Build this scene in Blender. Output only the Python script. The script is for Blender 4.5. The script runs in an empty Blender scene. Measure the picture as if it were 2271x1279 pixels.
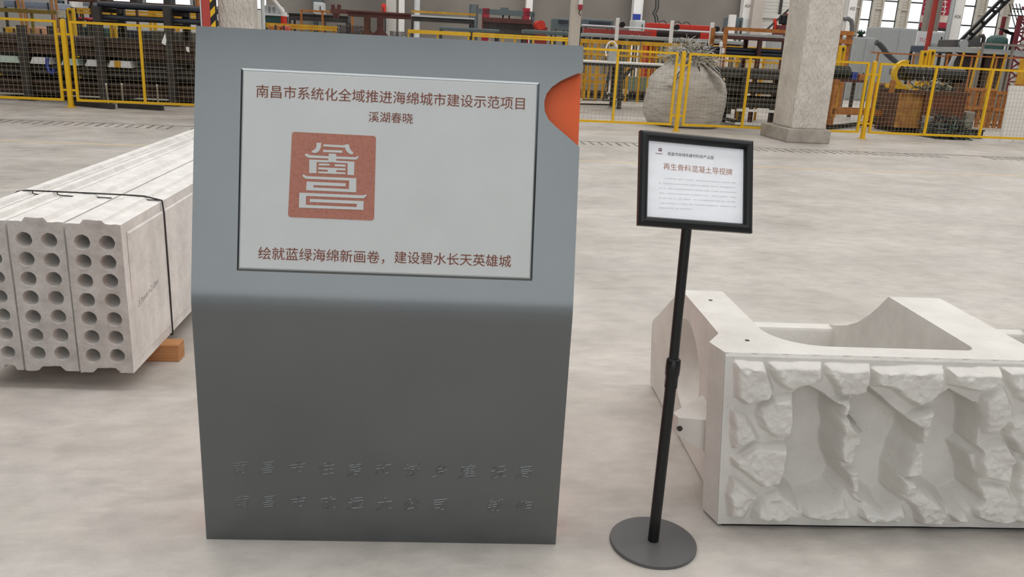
import bpy, math, random
import numpy as np
from mathutils import Vector, Matrix
from mathutils.geometry import tessellate_polygon
random.seed(7)
SC = bpy.context.scene
COL = SC.collection
PI = math.pi

# ------------------------------------------------------------------ camera
FPX, CX, CY, EYE = 1819.0, 1135.5, 639.5, 1.6      # focal length and centre in pixels of 2271x1279, eye height
PITCH = math.radians(16.68); ROLL = math.atan2(.0519, .9986)
_s, _c = math.sin(PITCH), math.cos(PITCH)
_R = Vector((1, 0, 0)); _D = Vector((0, -_s, -_c)); FW = Vector((0, _c, -_s))
UX = _R*math.cos(ROLL) - _D*math.sin(ROLL)
VY = _R*math.sin(ROLL) + _D*math.cos(ROLL)
CAMP = Vector((0, 0, EYE))
cam_d = bpy.data.cameras.new('camera'); cam = bpy.data.objects.new('camera', cam_d); COL.objects.link(cam)
cam_d.sensor_width = 36; cam_d.lens = 36*FPX/2271; cam_d.clip_end = 400
rm = Matrix((UX, -VY, -FW)).transposed().to_4x4(); cam.matrix_world = Matrix.Translation(CAMP) @ rm
SC.camera = cam

# ------------------------------------------------------------------ light and exposure
w = bpy.data.worlds.new('overcast_sky'); SC.world = w; w.use_nodes = True
nt = w.node_tree; nt.nodes.clear()
wo = nt.nodes.new('ShaderNodeOutputWorld'); bg = nt.nodes.new('ShaderNodeBackground')
tc = nt.nodes.new('ShaderNodeTexCoord'); sx = nt.nodes.new('ShaderNodeSeparateXYZ'); cr = nt.nodes.new('ShaderNodeValToRGB')
nt.links.new(tc.outputs['Generated'], sx.inputs[0]); nt.links.new(sx.outputs['Z'], cr.inputs[0])
cr.color_ramp.elements[0].position = 0.0; cr.color_ramp.elements[0].color = (1.12, 1.16, 1.2, 1)
cr.color_ramp.elements[1].position = 0.9; cr.color_ramp.elements[1].color = (.80, .80, .80, 1)
nt.links.new(cr.outputs[0], bg.inputs[0]); bg.inputs[1].default_value = 1.0
nt.links.new(bg.outputs[0], wo.inputs[0])
def area(name, loc, size, power, rot=(0, 0, 0), col=(1, .99, .975)):
    l = bpy.data.lights.new(name, 'AREA'); l.shape = 'RECTANGLE'; l.size, l.size_y = size; l.energy = power; l.color = col
    o = bpy.data.objects.new(name, l); o.location = loc; o.rotation_euler = rot; COL.objects.link(o)
_p = math.radians(7.3)
def hall_pt(a, b, z): return (a*math.cos(_p)-b*math.sin(_p), a*math.sin(_p)+b*math.cos(_p), z)
for b_, pw in ((-2.3, 420), (3.2, 1200), (11, 800), (20, 850), (29, 1200), (37, 1300)):
    area('roof_light', hall_pt(10, b_, 9.3), (46, 2.4), pw, (0, 0, _p))
area('board_reflection_light', hall_pt(-2.5, -12, 5.2), (12.5, 8.2), 450, (math.radians(90), 0, _p), (.95, .98, 1))  # unseen area light added behind the camera to brighten the board's upper face
vs = SC.view_settings
vs.view_transform = 'Standard'; vs.look = 'None'; vs.gamma = 1; vs.use_curve_mapping = False; vs.exposure = 0.34
SC.cycles.max_bounces = 8; SC.cycles.diffuse_bounces = 4; SC.cycles.use_denoising = True

# ------------------------------------------------------------------ pixel rays and the hall frame
def ray(x, y): return FW + UX*((x-CX)/FPX) + VY*((y-CY)/FPX)
def hit(x, y, p, n):
    r = ray(x, y); return CAMP + r*((p-CAMP).dot(n)/r.dot(n))
PSI = math.radians(7.3)
HA = Vector((math.cos(PSI), math.sin(PSI), 0)); HB = Vector((-math.sin(PSI), math.cos(PSI), 0)); ZZ = Vector((0, 0, 1))
def hp(a, b, z=0): return HA*a + HB*b + ZZ*z
def at(x, y, b):                                   # along the hall and height of a point seen at depth b
    P = hit(x, y, HB*b, HB); return P.dot(HA), P.z
def gnd(x, y, z=0):                                # along the hall and depth of a floor point
    P = hit(x, y, ZZ*z, ZZ); return P.dot(HA), P.dot(HB)
def span(x0, y0, x1, y1, b):
    ym, xm = (y0+y1)/2, (x0+x1)/2
    return at(x0, ym, b)[0], at(x1, ym, b)[0], at(xm, y1, b)[1], at(xm, y0, b)[1]

# ------------------------------------------------------------------ materials
def lin(c): return tuple(((v/255)/12.92 if v <= 10 else ((v/255+.055)/1.055)**2.4) for v in c)
MATS = {}
def mat(name, rgb, rough=.6, metal=0.0, var=0.0, scale=8.0, bump=0.0, bscale=60.0, rgb2=None, stretch=None, spec=.5, detail=6):
    if name in MATS: return MATS[name]
    m = bpy.data.materials.new(name); m.use_nodes = True; t = m.node_tree; b = t.nodes['Principled BSDF']
    b.inputs['Roughness'].default_value = rough; b.inputs['Metallic'].default_value = metal
    b.inputs['Specular IOR Level'].default_value = spec
    c1 = lin(rgb); tcn = t.nodes.new('ShaderNodeTexCoord'); src = tcn.outputs['Object']
    if stretch:
        mp = t.nodes.new('ShaderNodeMapping'); mp.inputs['Scale'].default_value = stretch; t.links.new(src, mp.inputs[0]); src = mp.outputs[0]
    n = t.nodes.new('ShaderNodeTexNoise'); n.inputs['Scale'].default_value = scale; n.inputs['Detail'].default_value = detail; t.links.new(src, n.inputs['Vector'])
    r = t.nodes.new('ShaderNodeValToRGB'); r.color_ramp.elements[0].position = .3; r.color_ramp.elements[1].position = .7
    if rgb2: ca, cb = lin(rgb2), c1
    else: ca, cb = tuple(v*(1-var) for v in c1), tuple(min(1, v*(1+var)) for v in c1)
    r.color_ramp.elements[0].color = (*ca, 1); r.color_ramp.elements[1].color = (*cb, 1)
    t.links.new(n.outputs[0], r.inputs[0]); t.links.new(r.outputs[0], b.inputs['Base Color'])
    if bump:
        n2 = t.nodes.new('ShaderNodeTexNoise'); n2.inputs['Scale'].default_value = bscale; n2.inputs['Detail'].default_value = 8
        bp = t.nodes.new('ShaderNodeBump'); bp.inputs['Strength'].default_value = bump; bp.inputs['Distance'].default_value = .01
        t.links.new(src, n2.inputs['Vector']); t.links.new(n2.outputs[0], bp.inputs['Height']); t.links.new(bp.outputs[0], b.inputs['Normal'])
    MATS[name] = m; return m
YEL = mat('yellow_paint', (226, 178, 16), .45, var=.06)
YELD = mat('worn_yellow_paint', (216, 166, 26), .5, rgb2=(190, 136, 26), scale=5)
ORA = mat('orange_rust_paint', (190, 124, 52), .6, rgb2=(146, 84, 40), scale=9)
WIRE = mat('galvanised_wire', (190, 184, 168), .5, .3)
MESHW = mat('yellowed_mesh_wire', (158, 146, 112), .6)
PIPEB = mat('dark_rust_pipe', (74, 55, 47), .75, rgb2=(48, 38, 35), scale=4)
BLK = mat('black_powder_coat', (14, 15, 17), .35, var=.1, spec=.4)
DISC = mat('charcoal_disc', (88, 88, 88), .5, var=.03)
DARK = mat('dark_steel', (60, 56, 54), .6, .0, rgb2=(42, 40, 39), scale=4)
NAVY = mat('blue_black_steel', (44, 50, 62), .45, .1, rgb2=(30, 34, 42), scale=3)
RUST = mat('rusty_steel', (98, 62, 42), .8, rgb2=(66, 42, 34), scale=7, bump=.2)
BROWN = mat('brown_red_steel', (96, 52, 44), .7, rgb2=(70, 38, 36), scale=4)
TAN = mat('tan_rusted_plate', (190, 140, 66), .75, rgb2=(140, 88, 44), scale=5)
GREY = mat('grey_machine_paint', (158, 162, 162), .5, var=.05)
LGREY = mat('light_grey_enamel', (196, 200, 200), .45, var=.04)
SLATE = mat('slate_machine_paint', (86, 98, 102), .5, var=.1)
GRN = mat('dark_green_enamel', (30, 70, 66), .5, var=.15)
RED = mat('red_machine_paint', (200, 46, 28), .45, var=.06)
CRIM = mat('crimson_paint', (160, 30, 50), .5, var=.1)
REDP = mat('red_sheet', (178, 62, 54), .5, var=.04)
WHI = mat('white_paint', (228, 226, 222), .5, var=.03)
PAPER = mat('white_paper', (232, 232, 232), .55, var=.02)
BLUE = mat('blue_plastic', (36, 62, 150), .5)
WOOD = mat('raw_timber', (196, 146, 96), .7, rgb2=(164, 108, 62), scale=14, stretch=(.25, 1, 6), bump=.15)
GLS = bpy.data.materials.new('window_glass'); GLS.use_nodes = True
_t = GLS.node_tree; _t.nodes.clear(); _o = _t.nodes.new('ShaderNodeOutputMaterial'); _m = _t.nodes.new('ShaderNodeMixShader')
_a = _t.nodes.new('ShaderNodeBsdfTransparent'); _g = _t.nodes.new('ShaderNodeBsdfGlossy'); _g.inputs['Roughness'].default_value = .05
_m.inputs[0].default_value = .06; _t.links.new(_a.outputs[0], _m.inputs[1]); _t.links.new(_g.outputs[0], _m.inputs[2]); _t.links.new(_m.outputs[0], _o.inputs[0])

def concrete(name, rgb, dark, scale=3.0, bump=.25, bscale=50, spots=True, rough=.8):
    m = bpy.data.materials.new(name); m.use_nodes = True; t = m.node_tree; b = t.nodes['Principled BSDF']; b.inputs['Roughness'].default_value = rough
    b.inputs['Specular IOR Level'].default_value = .3
    tcn = t.nodes.new('ShaderNodeTexCoord'); o = tcn.outputs['Object']
    n1 = t.nodes.new('ShaderNodeTexNoise'); n1.inputs['Scale'].default_value = scale; n1.inputs['Detail'].default_value = 8; n1.inputs['Roughness'].default_value = .65; t.links.new(o, n1.inputs['Vector'])
    r1 = t.nodes.new('ShaderNodeValToRGB'); e = r1.color_ramp.elements; e[0].position = .32; e[1].position = .62; e[0].color = (*lin(dark), 1); e[1].color = (*lin(rgb), 1)
    t.links.new(n1.outputs[0], r1.inputs[0]); last = r1.outputs[0]
    if spots:
        vo = t.nodes.new('ShaderNodeTexVoronoi'); vo.inputs['Scale'].default_value = 26; t.links.new(o, vo.inputs['Vector'])
        r2 = t.nodes.new('ShaderNodeValToRGB'); r2.color_ramp.elements[0].position = .03; r2.color_ramp.elements[1].position = .07
        r2.color_ramp.elements[0].color = (.35, .34, .32, 1); r2.color_ramp.elements[1].color = (1, 1, 1, 1); t.links.new(vo.outputs['Distance'], r2.inputs[0])
        mx = t.nodes.new('ShaderNodeMix'); mx.data_type = 'RGBA'; mx.blend_type = 'MULTIPLY'; mx.inputs[0].default_value = .7
        t.links.new(last, mx.inputs[6]); t.links.new(r2.outputs[0], mx.inputs[7]); last = mx.outputs[2]
    t.links.new(last, b.inputs['Base Color'])
    n2 = t.nodes.new('ShaderNodeTexNoise'); n2.inputs['Scale'].default_value = bscale; n2.inputs['Detail'].default_value = 9; n2.inputs['Roughness'].default_value = .6; t.links.new(o, n2.inputs['Vector'])
    bp = t.nodes.new('ShaderNodeBump'); bp.inputs['Strength'].default_value = bump; bp.inputs['Distance'].default_value = .012
    t.links.new(n2.outputs[0], bp.inputs['Height']); t.links.new(bp.outputs[0], b.inputs['Normal'])
    return m
CONC = concrete('pale_cast_concrete', (221, 218, 212), (203, 199, 193), 3.2, .22, 55)
CUT = concrete('cut_end_concrete', (196, 191, 186), (164, 157, 152), 9, .7, 45)
CONCP = concrete('hollow_panel_concrete', (232, 229, 225), (209, 206, 201), 7, .3, 60)

# ------------------------------------------------------------------ mesh helpers
class MB:
    def __init__(s): s.v, s.f, s.m, s.k = [], [], [], 0
    def add(s, vs_, fs):
        o = len(s.v); s.v += [tuple(p) for p in vs_]; s.f += [tuple(i+o for i in f) for f in fs]; s.m += [s.k]*len(fs); return s
    def box(s, x0, y0, z0, x1, y1, z1):
        x0, x1 = min(x0, x1), max(x0, x1); y0, y1 = min(y0, y1), max(y0, y1); z0, z1 = min(z0, z1), max(z0, z1)
        return s.add([(x0,y0,z0),(x1,y0,z0),(x1,y1,z0),(x0,y1,z0),(x0,y0,z1),(x1,y0,z1),(x1,y1,z1),(x0,y1,z1)],
              [(0,3,2,1),(4,5,6,7),(0,1,5,4),(1,2,6,5),(2,3,7,6),(3,0,4,7)])
    def bar(s, p, q, w_, h_=None):                  # square bar from p to q
        h_ = h_ or w_; p, q = Vector(p), Vector(q); d = (q-p).normalized()
        u = Vector((0, 0, 1)) if abs(d.z) < .9 else Vector((0, 1, 0)); x = d.cross(u).normalized(); y = x.cross(d)
        vs_ = [c + x*(i*w_/2) + y*(j*h_/2) for c in (p, q) for i, j in ((-1,-1),(1,-1),(1,1),(-1,1))]
        return s.add(vs_, [(0,1,2,3),(7,6,5,4),(0,4,5,1),(1,5,6,2),(2,6,7,3),(3,7,4,0)])
    def tube(s, p, q, r, n=10, r2=None):
        return s.path([p, q], r, n, r2=r2)
    def path(s, pts, r, n=8, r2=None):
        pts = [Vector(p) for p in pts]; vs_, fs = [], []; u = None
        for i, p in enumerate(pts):
            d = (pts[min(i+1, len(pts)-1)] - pts[max(i-1, 0)]).normalized()
            if u is None: u = d.cross(Vector((0, 0, 1)) if abs(d.z) < .9 else Vector((1, 0, 0))).normalized()
            else: u = (u - d*u.dot(d)).normalized()
            v = d.cross(u); rr = r if r2 is None else r + (r2-r)*i/(len(pts)-1)
            vs_ += [p + u*(rr*math.cos(2*PI*k/n)) + v*(rr*math.sin(2*PI*k/n)) for k in range(n)]
        for i in range(len(pts)-1):
            for k in range(n): fs.append((i*n+k, i*n+(k+1) % n, (i+1)*n+(k+1) % n, (i+1)*n+k))
        fs.append(tuple(range(n-1, -1, -1))); fs.append(tuple((len(pts)-1)*n+k for k in range(n)))
        return s.add(vs_, fs)
    def lathe(s, c, prof, n=48):
        c = Vector(c); vs_, fs = [], []
        for r, z in prof: vs_ += [c + Vector((r*math.cos(2*PI*k/n), r*math.sin(2*PI*k/n), z)) for k in range(n)]
        for i in range(len(prof)-1):
            for k in range(n): fs.append((i*n+k, i*n+(k+1) % n, (i+1)*n+(k+1) % n, (i+1)*n+k))
        fs.append(tuple(range(n-1, -1, -1))); fs.append(tuple((len(prof)-1)*n+k for k in range(n)))
        return s.add(vs_, fs)
    def prism(s, loops, f0, f1, caps=(True, True)):  # 2D loops (outer, holes...) carried by f0 and f1 into space
        flat = [p for l in loops for p in l]; N = len(flat)
        tr = tessellate_polygon([[Vector((p[0], p[1], 0)) for p in l] for l in loops]) if len(loops) > 1 or len(flat) > 4 else None
        if tr is None: tr = [tuple(range(N))]
        vs_ = [f0(*p) for p in flat] + [f1(*p) for p in flat]; fs = []
        if caps[0]: fs += [tuple(t) for t in tr]
        if caps[1]: fs += [tuple(i+N for i in reversed(t)) for t in tr]
        o = 0
        for l in loops:
            n = len(l)
            for i in range(n): fs.append((o+i, o+(i+1) % n, N+o+(i+1) % n, N+o+i))
            o += n
        return s.add(vs_, fs)
    def build(s, name, m, parent=None, off=None, smooth=False, bevel=0.0, fix=True):
        me = bpy.data.meshes.new(name); vv = s.v
        if off is None and parent is not None: off = OFF.get(parent.name)
        if off is not None: vv = [(p[0]-off[0], p[1]-off[1], p[2]-off[2]) for p in vv]
        me.from_pydata(vv, [], s.f)
        for mm in (m if isinstance(m, (list, tuple)) else [m]): me.materials.append(mm)
        if max(s.m, default=0): me.polygons.foreach_set('material_index', s.m)
        if fix:
            import bmesh
            b = bmesh.new(); b.from_mesh(me); bmesh.ops.recalc_face_normals(b, faces=b.faces); b.to_mesh(me); b.free()
        if smooth:
            me.polygons.foreach_set('use_smooth', [True]*len(me.polygons))
            me.set_sharp_from_angle(angle=math.radians(40))
        o = bpy.data.objects.new(name, me); COL.objects.link(o)
        if parent is not None: o.parent = parent; OFF[o.name] = off
        if bevel:
            bv = o.modifiers.new('bevel', 'BEVEL'); bv.width = bevel; bv.segments = 2; bv.limit_method = 'ANGLE'
        return o
OFF = {}
def tag(o, label=None, cat=None, group=None, kind=None):
    if label: o['label'] = label
    if cat: o['category'] = cat
    if group: o['group'] = group
    if kind: o['kind'] = kind
    return o
def thing(name, label, cat, loc=(0, 0, 0), rz=0.0, group=None):
    o = bpy.data.objects.new(name, None); COL.objects.link(o); o.empty_display_size = .1
    o.location = loc; o.rotation_euler = (0, 0, rz); return tag(o, label, cat, group)
def hthing(name, label, cat, a, b, group=None):     # a thing in the hall frame; its parts are given in hall coordinates
    o = thing(name, label, cat, hp(a, b), PSI, group); OFF[o.name] = (a, b, 0); return o
def hone(name, mb, m, label, cat, a, b, group=None, **k):   # a thing of a single mesh in the hall frame
    o = mb.build(name, m, None, off=(a, b, 0), **k); o.location = hp(a, b); o.rotation_euler = (0, 0, PSI); return tag(o, label, cat, group)
def hstruct(name, mb, m, **k):
    o = mb.build(name, m, None, **k); o.rotation_euler = (0, 0, PSI); return tag(o, kind='structure')
def dup(root, loc=None, rz=None, label=None, sx=None):
    r = root.copy(); COL.objects.link(r)
    if loc is not None: r.location = loc
    if rz is not None: r.rotation_euler = (0, 0, rz)
    if sx: r.scale = (sx, 1, 1)
    if label: r['label'] = label
    for ch in list(root.children):
        c = ch.copy(); COL.objects.link(c); c.parent = r
        for g in ch.children:
            d = g.copy(); COL.objects.link(d); d.parent = c
    return r
def circle(cx, cy, r, n=24, j=0.0):
    return [(cx + r*(1+random.uniform(-j, j))*math.cos(2*PI*k/n), cy + r*(1+random.uniform(-j, j))*math.sin(2*PI*k/n)) for k in range(n)]
def text_mesh(s, extrude=0.0, bevel=0.0, offset=0.0):
    c = bpy.data.curves.new('lettering', 'FONT'); c.body = s; c.extrude = extrude; c.bevel_depth = bevel; c.bevel_resolution = 0; c.offset = offset; c.resolution_u = 3
    o = bpy.data.objects.new('lettering', c); COL.objects.link(o); bpy.context.view_layer.update()
    me = bpy.data.meshes.new_from_object(o.evaluated_get(bpy.context.evaluated_depsgraph_get()))
    n = len(me.vertices); co = np.empty(n*3, 'f'); me.vertices.foreach_get('co', co); co = co.reshape(n, 3).astype(float)
    fs = [tuple(p.vertices) for p in me.polygons]
    bpy.data.objects.remove(o); bpy.data.curves.remove(c); bpy.data.meshes.remove(me)
    return co, fs
def write(mb, s, x0, x1, y, put, h=None, extrude=0.0, bevel=0.0, offset=0.0, shear=0.0, rise=0.0, zs=1.0):
    """lettering from x0 to x1, centred on y; put(x, y, out) carries it onto its surface"""
    co, fs = text_mesh(s, extrude, bevel, offset); lo, hi = co.min(0), co.max(0)
    k = (x1-x0)/(hi[0]-lo[0]); ky = k if h is None else h/(hi[1]-lo[1]); zm = co[:, 2].min()
    pts = []
    for p in co:
        xx = x0 + (p[0]-lo[0])*k; yy = (p[1]-(lo[1]+hi[1])/2)*ky
        xx2 = xx + shear*yy; yy2 = yy + rise*(xx-(x0+x1)/2)
        pts.append(put(xx2, y+yy2, (p[2]-zm)*k*zs))
    mb.add(pts, fs)
# ------------------------------------------------------------------ floor
def make_floor():
    m = bpy.data.materials.new('polished_concrete_floor'); m.use_nodes = True; t = m.node_tree; b = t.nodes['Principled BSDF']
    tcn = t.nodes.new('ShaderNodeTexCoord'); o = tcn.outputs['Object']
    def noise(scale, st=(1, 1, 1), det=8, rot=0):
        mp = t.nodes.new('ShaderNodeMapping'); mp.inputs['Scale'].default_value = st; mp.inputs['Rotation'].default_value = (0, 0, rot); t.links.new(o, mp.inputs[0])
        n = t.nodes.new('ShaderNodeTexNoise'); n.inputs['Scale'].default_value = scale; n.inputs['Detail'].default_value = det; n.inputs['Roughness'].default_value = .6; t.links.new(mp.outputs[0], n.inputs['Vector']); return n.outputs[0]
    def ramp(src, p0, c0, p1, c1):
        r = t.nodes.new('ShaderNodeValToRGB'); e = r.color_ramp.elements; e[0].position = p0; e[1].position = p1; e[0].color = (*c0, 1); e[1].color = (*c1, 1); t.links.new(src, r.inputs[0]); return r.outputs[0]
    def mul(a, c, f):
        mx = t.nodes.new('ShaderNodeMix'); mx.data_type = 'RGBA'; mx.blend_type = 'MULTIPLY'; mx.inputs[0].default_value = f; t.links.new(a, mx.inputs[6]); t.links.new(c, mx.inputs[7]); return mx.outputs[2]
    base = ramp(noise(1.1), .35, lin((178, 172, 164)), .65, lin((200, 194, 187)))
    st = ramp(noise(1.3, (.6, 1.5, 1), rot=.5), .36, (.86, .86, .87), .62, (1.05, 1.04, 1.03))
    sm = ramp(noise(6.5, (.75, 1.2, 1), rot=-.3), .36, (.80, .80, .80), .58, (1.04, 1.04, 1.04)); sc_ = ramp(noise(16, (.35, 1.5, 1), 10, rot=.9), .52, (1, 1, 1), .70, (1.16, 1.16, 1.15))
    fine = ramp(noise(90), .3, (.93, .93, .93), .7, (1.04, 1.04, 1.04))
    c = mul(mul(mul(mul(base, st, .75), sm, .7), fine, .7), sc_, .6)
    t.links.new(c, b.inputs['Base Color'])
    rr = ramp(noise(2.2), .35, (.36,)*3, .65, (.55,)*3); t.links.new(rr, b.inputs['Roughness']); b.inputs['Specular IOR Level'].default_value = .35
    bp = t.nodes.new('ShaderNodeBump'); bp.inputs['Strength'].default_value = .08; bp.inputs['Distance'].default_value = .01; t.links.new(noise(40), bp.inputs['Height']); t.links.new(bp.outputs[0], b.inputs['Normal'])
    f = MB().box(-40, -8, -.2, 60, 46, 0); hstruct('floor', f, m)
make_floor()
LINE = mat('worn_floor_line', (214, 194, 156), .55, rgb2=(204, 188, 164), scale=2.5)
SLOT = mat('drain_shadow', (104, 97, 91), .8)
DRN = mat('drain_grey', (176, 168, 158), .6, var=.05)
hstruct('trim_1', MB().box(-20, 11.72, 0, 30, 11.80, .003), LINE)
d = MB()
d.box(-16, 14.28, 0, 24, 14.305, .003); hstruct('trim_2', d, SLOT)
d = MB(); a = -12.0; k = 0
while a < 18.5:
    if k % 29 < 24: d.box(a, 13.82, 0, a+(.026 if k % 5 else .045), 14.22, .003)
    a += .155; k += 1
hstruct('trim_3', d, SLOT)

# ------------------------------------------------------------------ the information board
BL = hit(458, 1195, Vector((0, 0, 0)), ZZ); BYAW = math.radians(3.5628)
EX = Vector((math.cos(BYAW), math.sin(BYAW), 0)); EY = Vector((-math.sin(BYAW), math.cos(BYAW), 0))
TAU = math.atan2(.195, .78); ZC = .82; BW = 1.1454; VTOP = .78/math.cos(TAU)
NB = -EY*math.cos(TAU) + ZZ*math.sin(TAU)
def bpx(x, y, off=0.0):                             # pixel -> (x, v) on the leaning upper face
    P = hit(x, y, BL + ZZ*ZC + NB*off, NB) - BL
    return P.dot(EX), (P.z - ZC)/math.cos(TAU)
def bput(x, v, off=0.0): return (x, v*math.sin(TAU) - off*math.cos(TAU), ZC + v*math.cos(TAU) + off*math.sin(TAU))
def lpx(x, y):
    P = hit(x, y, BL, -EY) - BL; return P.dot(EX), P.z
board = thing('sign_board', 'tall grey bent concrete information board with white printed panel and orange notch', 'sign', BL, BYAW)
GPAINT = mat('silver_grey_paint', (109, 112, 113), .22, .82, var=.02, scale=5, bump=.03, bscale=9)
OPAINT = mat('orange_paint', (226, 92, 30), .5, var=.03)
def face(sv):                                       # front face at arc length from the floor: (y, z, ny, nz)
    R, h = .34, math.tan(TAU/2)*.34
    if sv < ZC-h: return 0, sv, -1, 0
    if sv < ZC-h+R*TAU:
        q = (sv-ZC+h)/R; return R*(1-math.cos(q)), ZC-h+R*math.sin(q), -math.cos(q), math.sin(q)
    v = sv-(ZC-h+R*TAU) + h
    return v*math.sin(TAU), ZC+v*math.cos(TAU), -math.cos(TAU), math.sin(TAU)
SOFF = (ZC - math.tan(TAU/2)*.34 + .34*TAU) - math.tan(TAU/2)*.34     # v -> arc length
notch = [bpx(*q) for q in [(1285,326),(1258,302),(1232,280),(1216,264),(1208,246),(1207,226),(1212,208),(1224,193),(1244,179),(1268,168),(1291,158)]]
notch[0] = (BW, notch[0][1]); notch[-1] = (BW, notch[-1][1])
rows = sorted(set([round(x, 4) for x in list(np.linspace(0, .7, 15)) + list(np.linspace(.74, .92, 19)) + list(np.linspace(.95, VTOP+SOFF, 14)) + [n[1]+SOFF for n in notch]]))
def ur(sv):
    v = sv-SOFF
    if v <= notch[0][1] or v >= notch[-1][1]: return BW
    for p, q in zip(notch, notch[1:]):
        if p[1] <= v <= q[1]: return p[0] + (q[0]-p[0])*(v-p[1])/(q[1]-p[1])
    return BW
def slab(t0, t1, grow, right):
    mb = MB(); NX = 12; vs_, fs = [], []; nr = len(rows)
    for t in (t0, t1):
        for sv in rows:
            y, z, ny, nz = face(sv); xr = right(sv)
            for i in range(NX+1): vs_.append((-grow + (xr+grow)*i/NX, y - ny*t, max(0, z - nz*t) if sv > 0 else 0))
    W = NX+1; N = nr*W
    for r in range(nr-1):
        for i in range(NX):
            q = (r*W+i, r*W+i+1, (r+1)*W+i+1, (r+1)*W+i); fs.append(q); fs.append(tuple(N+k for k in reversed(q)))
        for i in (0, NX): fs.append((r*W+i, (r+1)*W+i, N+(r+1)*W+i, N+r*W+i))
    for r in (0, nr-1):
        for i in range(NX): fs.append((r*W+i, r*W+i+1, N+r*W+i+1, N+r*W+i))
    return mb.add(vs_, fs)
slab(0, .055, 0, ur).build('front_shell', GPAINT, board, smooth=True)
tag(slab(.057, .20, .0035, lambda sv: BW+.0035).build('rear_body', OPAINT, board, smooth=True), 'orange body showing in the notch at the right edge')
# raised panel with its bevelled border
c = [bpx(*q) for q in [(543,160),(1190,190),(1172,612),(533,595)]]
px0 = (c[0][0]+c[3][0])/2; px1 = (c[1][0]+c[2][0])/2; pv1 = (c[0][1]+c[1][1])/2; pv0 = (c[2][1]+c[3][1])/2
def frustum(mb, x0, x1, v0, v1, o0, o1, g):
    lo = [(x0-g, v0-g), (x1+g, v0-g), (x1+g, v1+g), (x0-g, v1+g)]; hi = [(x0, v0), (x1, v0), (x1, v1), (x0, v1)]
    return mb.add([bput(*p, o0) for p in lo] + [bput(*p, o1) for p in hi], [(4,5,6,7),(0,1,5,4),(1,2,6,5),(2,3,7,6),(3,0,4,7)])
frustum(MB(), px0-.004, px1+.004, pv0-.004, pv1+.004, -.001, .0045, .008).build('panel_border', GPAINT, board)
PANW = mat('panel_white', (190, 193, 192), .45, var=.03, scale=6)
frustum(MB(), px0, px1, pv0, pv1, .004, .0068, .002).build('white_panel', PANW, board)
INK = mat('terracotta_ink', (172, 114, 98), .7, rgb2=(156, 100, 84), scale=120)
OUT = .0074
def line(s, xa, ya, xb, yb, name, m=INK, bold=.001, **k):
    (x0, v0), (x1, v1) = bpx(xa, ya), bpx(xb, yb); mb = MB()
    for q in (-.5, 0, .5): write(mb, s, x0, x1, (v0+v1)/2, lambda x, v, o: bput(x+q*bold, v+q*bold*.6, OUT+o), **k)
    return mb.build(name, m, board, fix=False)
tag(line('南昌市系统化全域推进海绵城市建设示范项目', 570, 196, 1163, 237, 'title_lettering', bold=.0006), 'reddish brown title line')
tag(line('溪湖春晓', 818, 260, 916, 263, 'subtitle_lettering', bold=.0005), 'reddish brown subtitle of four characters')
tag(line('绘就蓝绿海绵新画卷，', 574, 562, 853, 570, 'slogan_lettering', bold=.0006), 'reddish brown first half of the slogan')
tag(line('建设碧水长天英雄城', 875, 571, 1133, 578, 'slogan_lettering', bold=.0006), 'reddish brown second half of the slogan')
def zpx(x, y): return bpx(620+x/4.542, 270+y/4.542)
em = MB(); q = []
for (cx_, cy_, a0_) in ((158, 134, 180), (945, 174, 270), (926, 966, 0), (120, 932, 90)):
    for t_ in range(0, 91, 15): q.append((cx_+29*math.cos(math.radians(a0_+t_)), cy_+29*math.sin(math.radians(a0_+t_))))
em.prism([[zpx(*p) for p in q]], lambda x, v: bput(x, v, .0066), lambda x, v: bput(x, v, OUT))
emb = em.build('emblem', INK, board, fix=True); tag(emb, 'terracotta square emblem')
gl = MB()
for q in [[(378,215),(424,215),(420,265),(400,300),(370,318),(330,312),(330,295),(355,285),(375,262)],
          [(660,232),(703,230),(708,262),(722,290),(745,310),(743,330),(712,328),(685,305),(668,280)],
          [(445,230),(662,240),(662,264),(445,250)], [(443,285),(637,292),(635,315),(443,307)],
          [(258,330),(278,322),(305,338),(500,350),(500,322),(575,326),(575,352),(770,360),(795,345),(798,362),(775,384),(575,376),(575,412),(495,408),(495,372),(300,365),(270,350)],
          [(305,382),(495,390),(495,412),(378,408),(375,520),(303,518)], [(575,394),(758,405),(753,540),(688,536),(690,420),(575,414)],
          [(400,422),(505,425),(510,443),(400,442)], [(395,460),(668,472),(667,492),(395,482)], [(395,502),(668,512),(667,530),(395,520)],
          [(490,470),(575,472),(575,528),(490,524)], [(560,430),(668,434),(668,455),(560,450)],
          [(235,530),(250,535),(280,550),(777,570),(775,712),(273,690),(278,603),(670,622),(668,652),(347,640),(345,662),(702,680),(706,594),(270,575),(242,558)],
          [(205,715),(845,742),(872,732),(884,742),(850,772),(272,748),(270,838),(780,860),(782,828),(308,808),(310,778),(850,800),(848,888),(200,865)]]:
    gl.prism([[zpx(*p) for p in q]], lambda x, v: bput(x, v, OUT), lambda x, v, i=len(gl.v): bput(x, v, OUT+.0006+i*1.5e-6))
gl.build('emblem_characters', PANW, emb)
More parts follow.
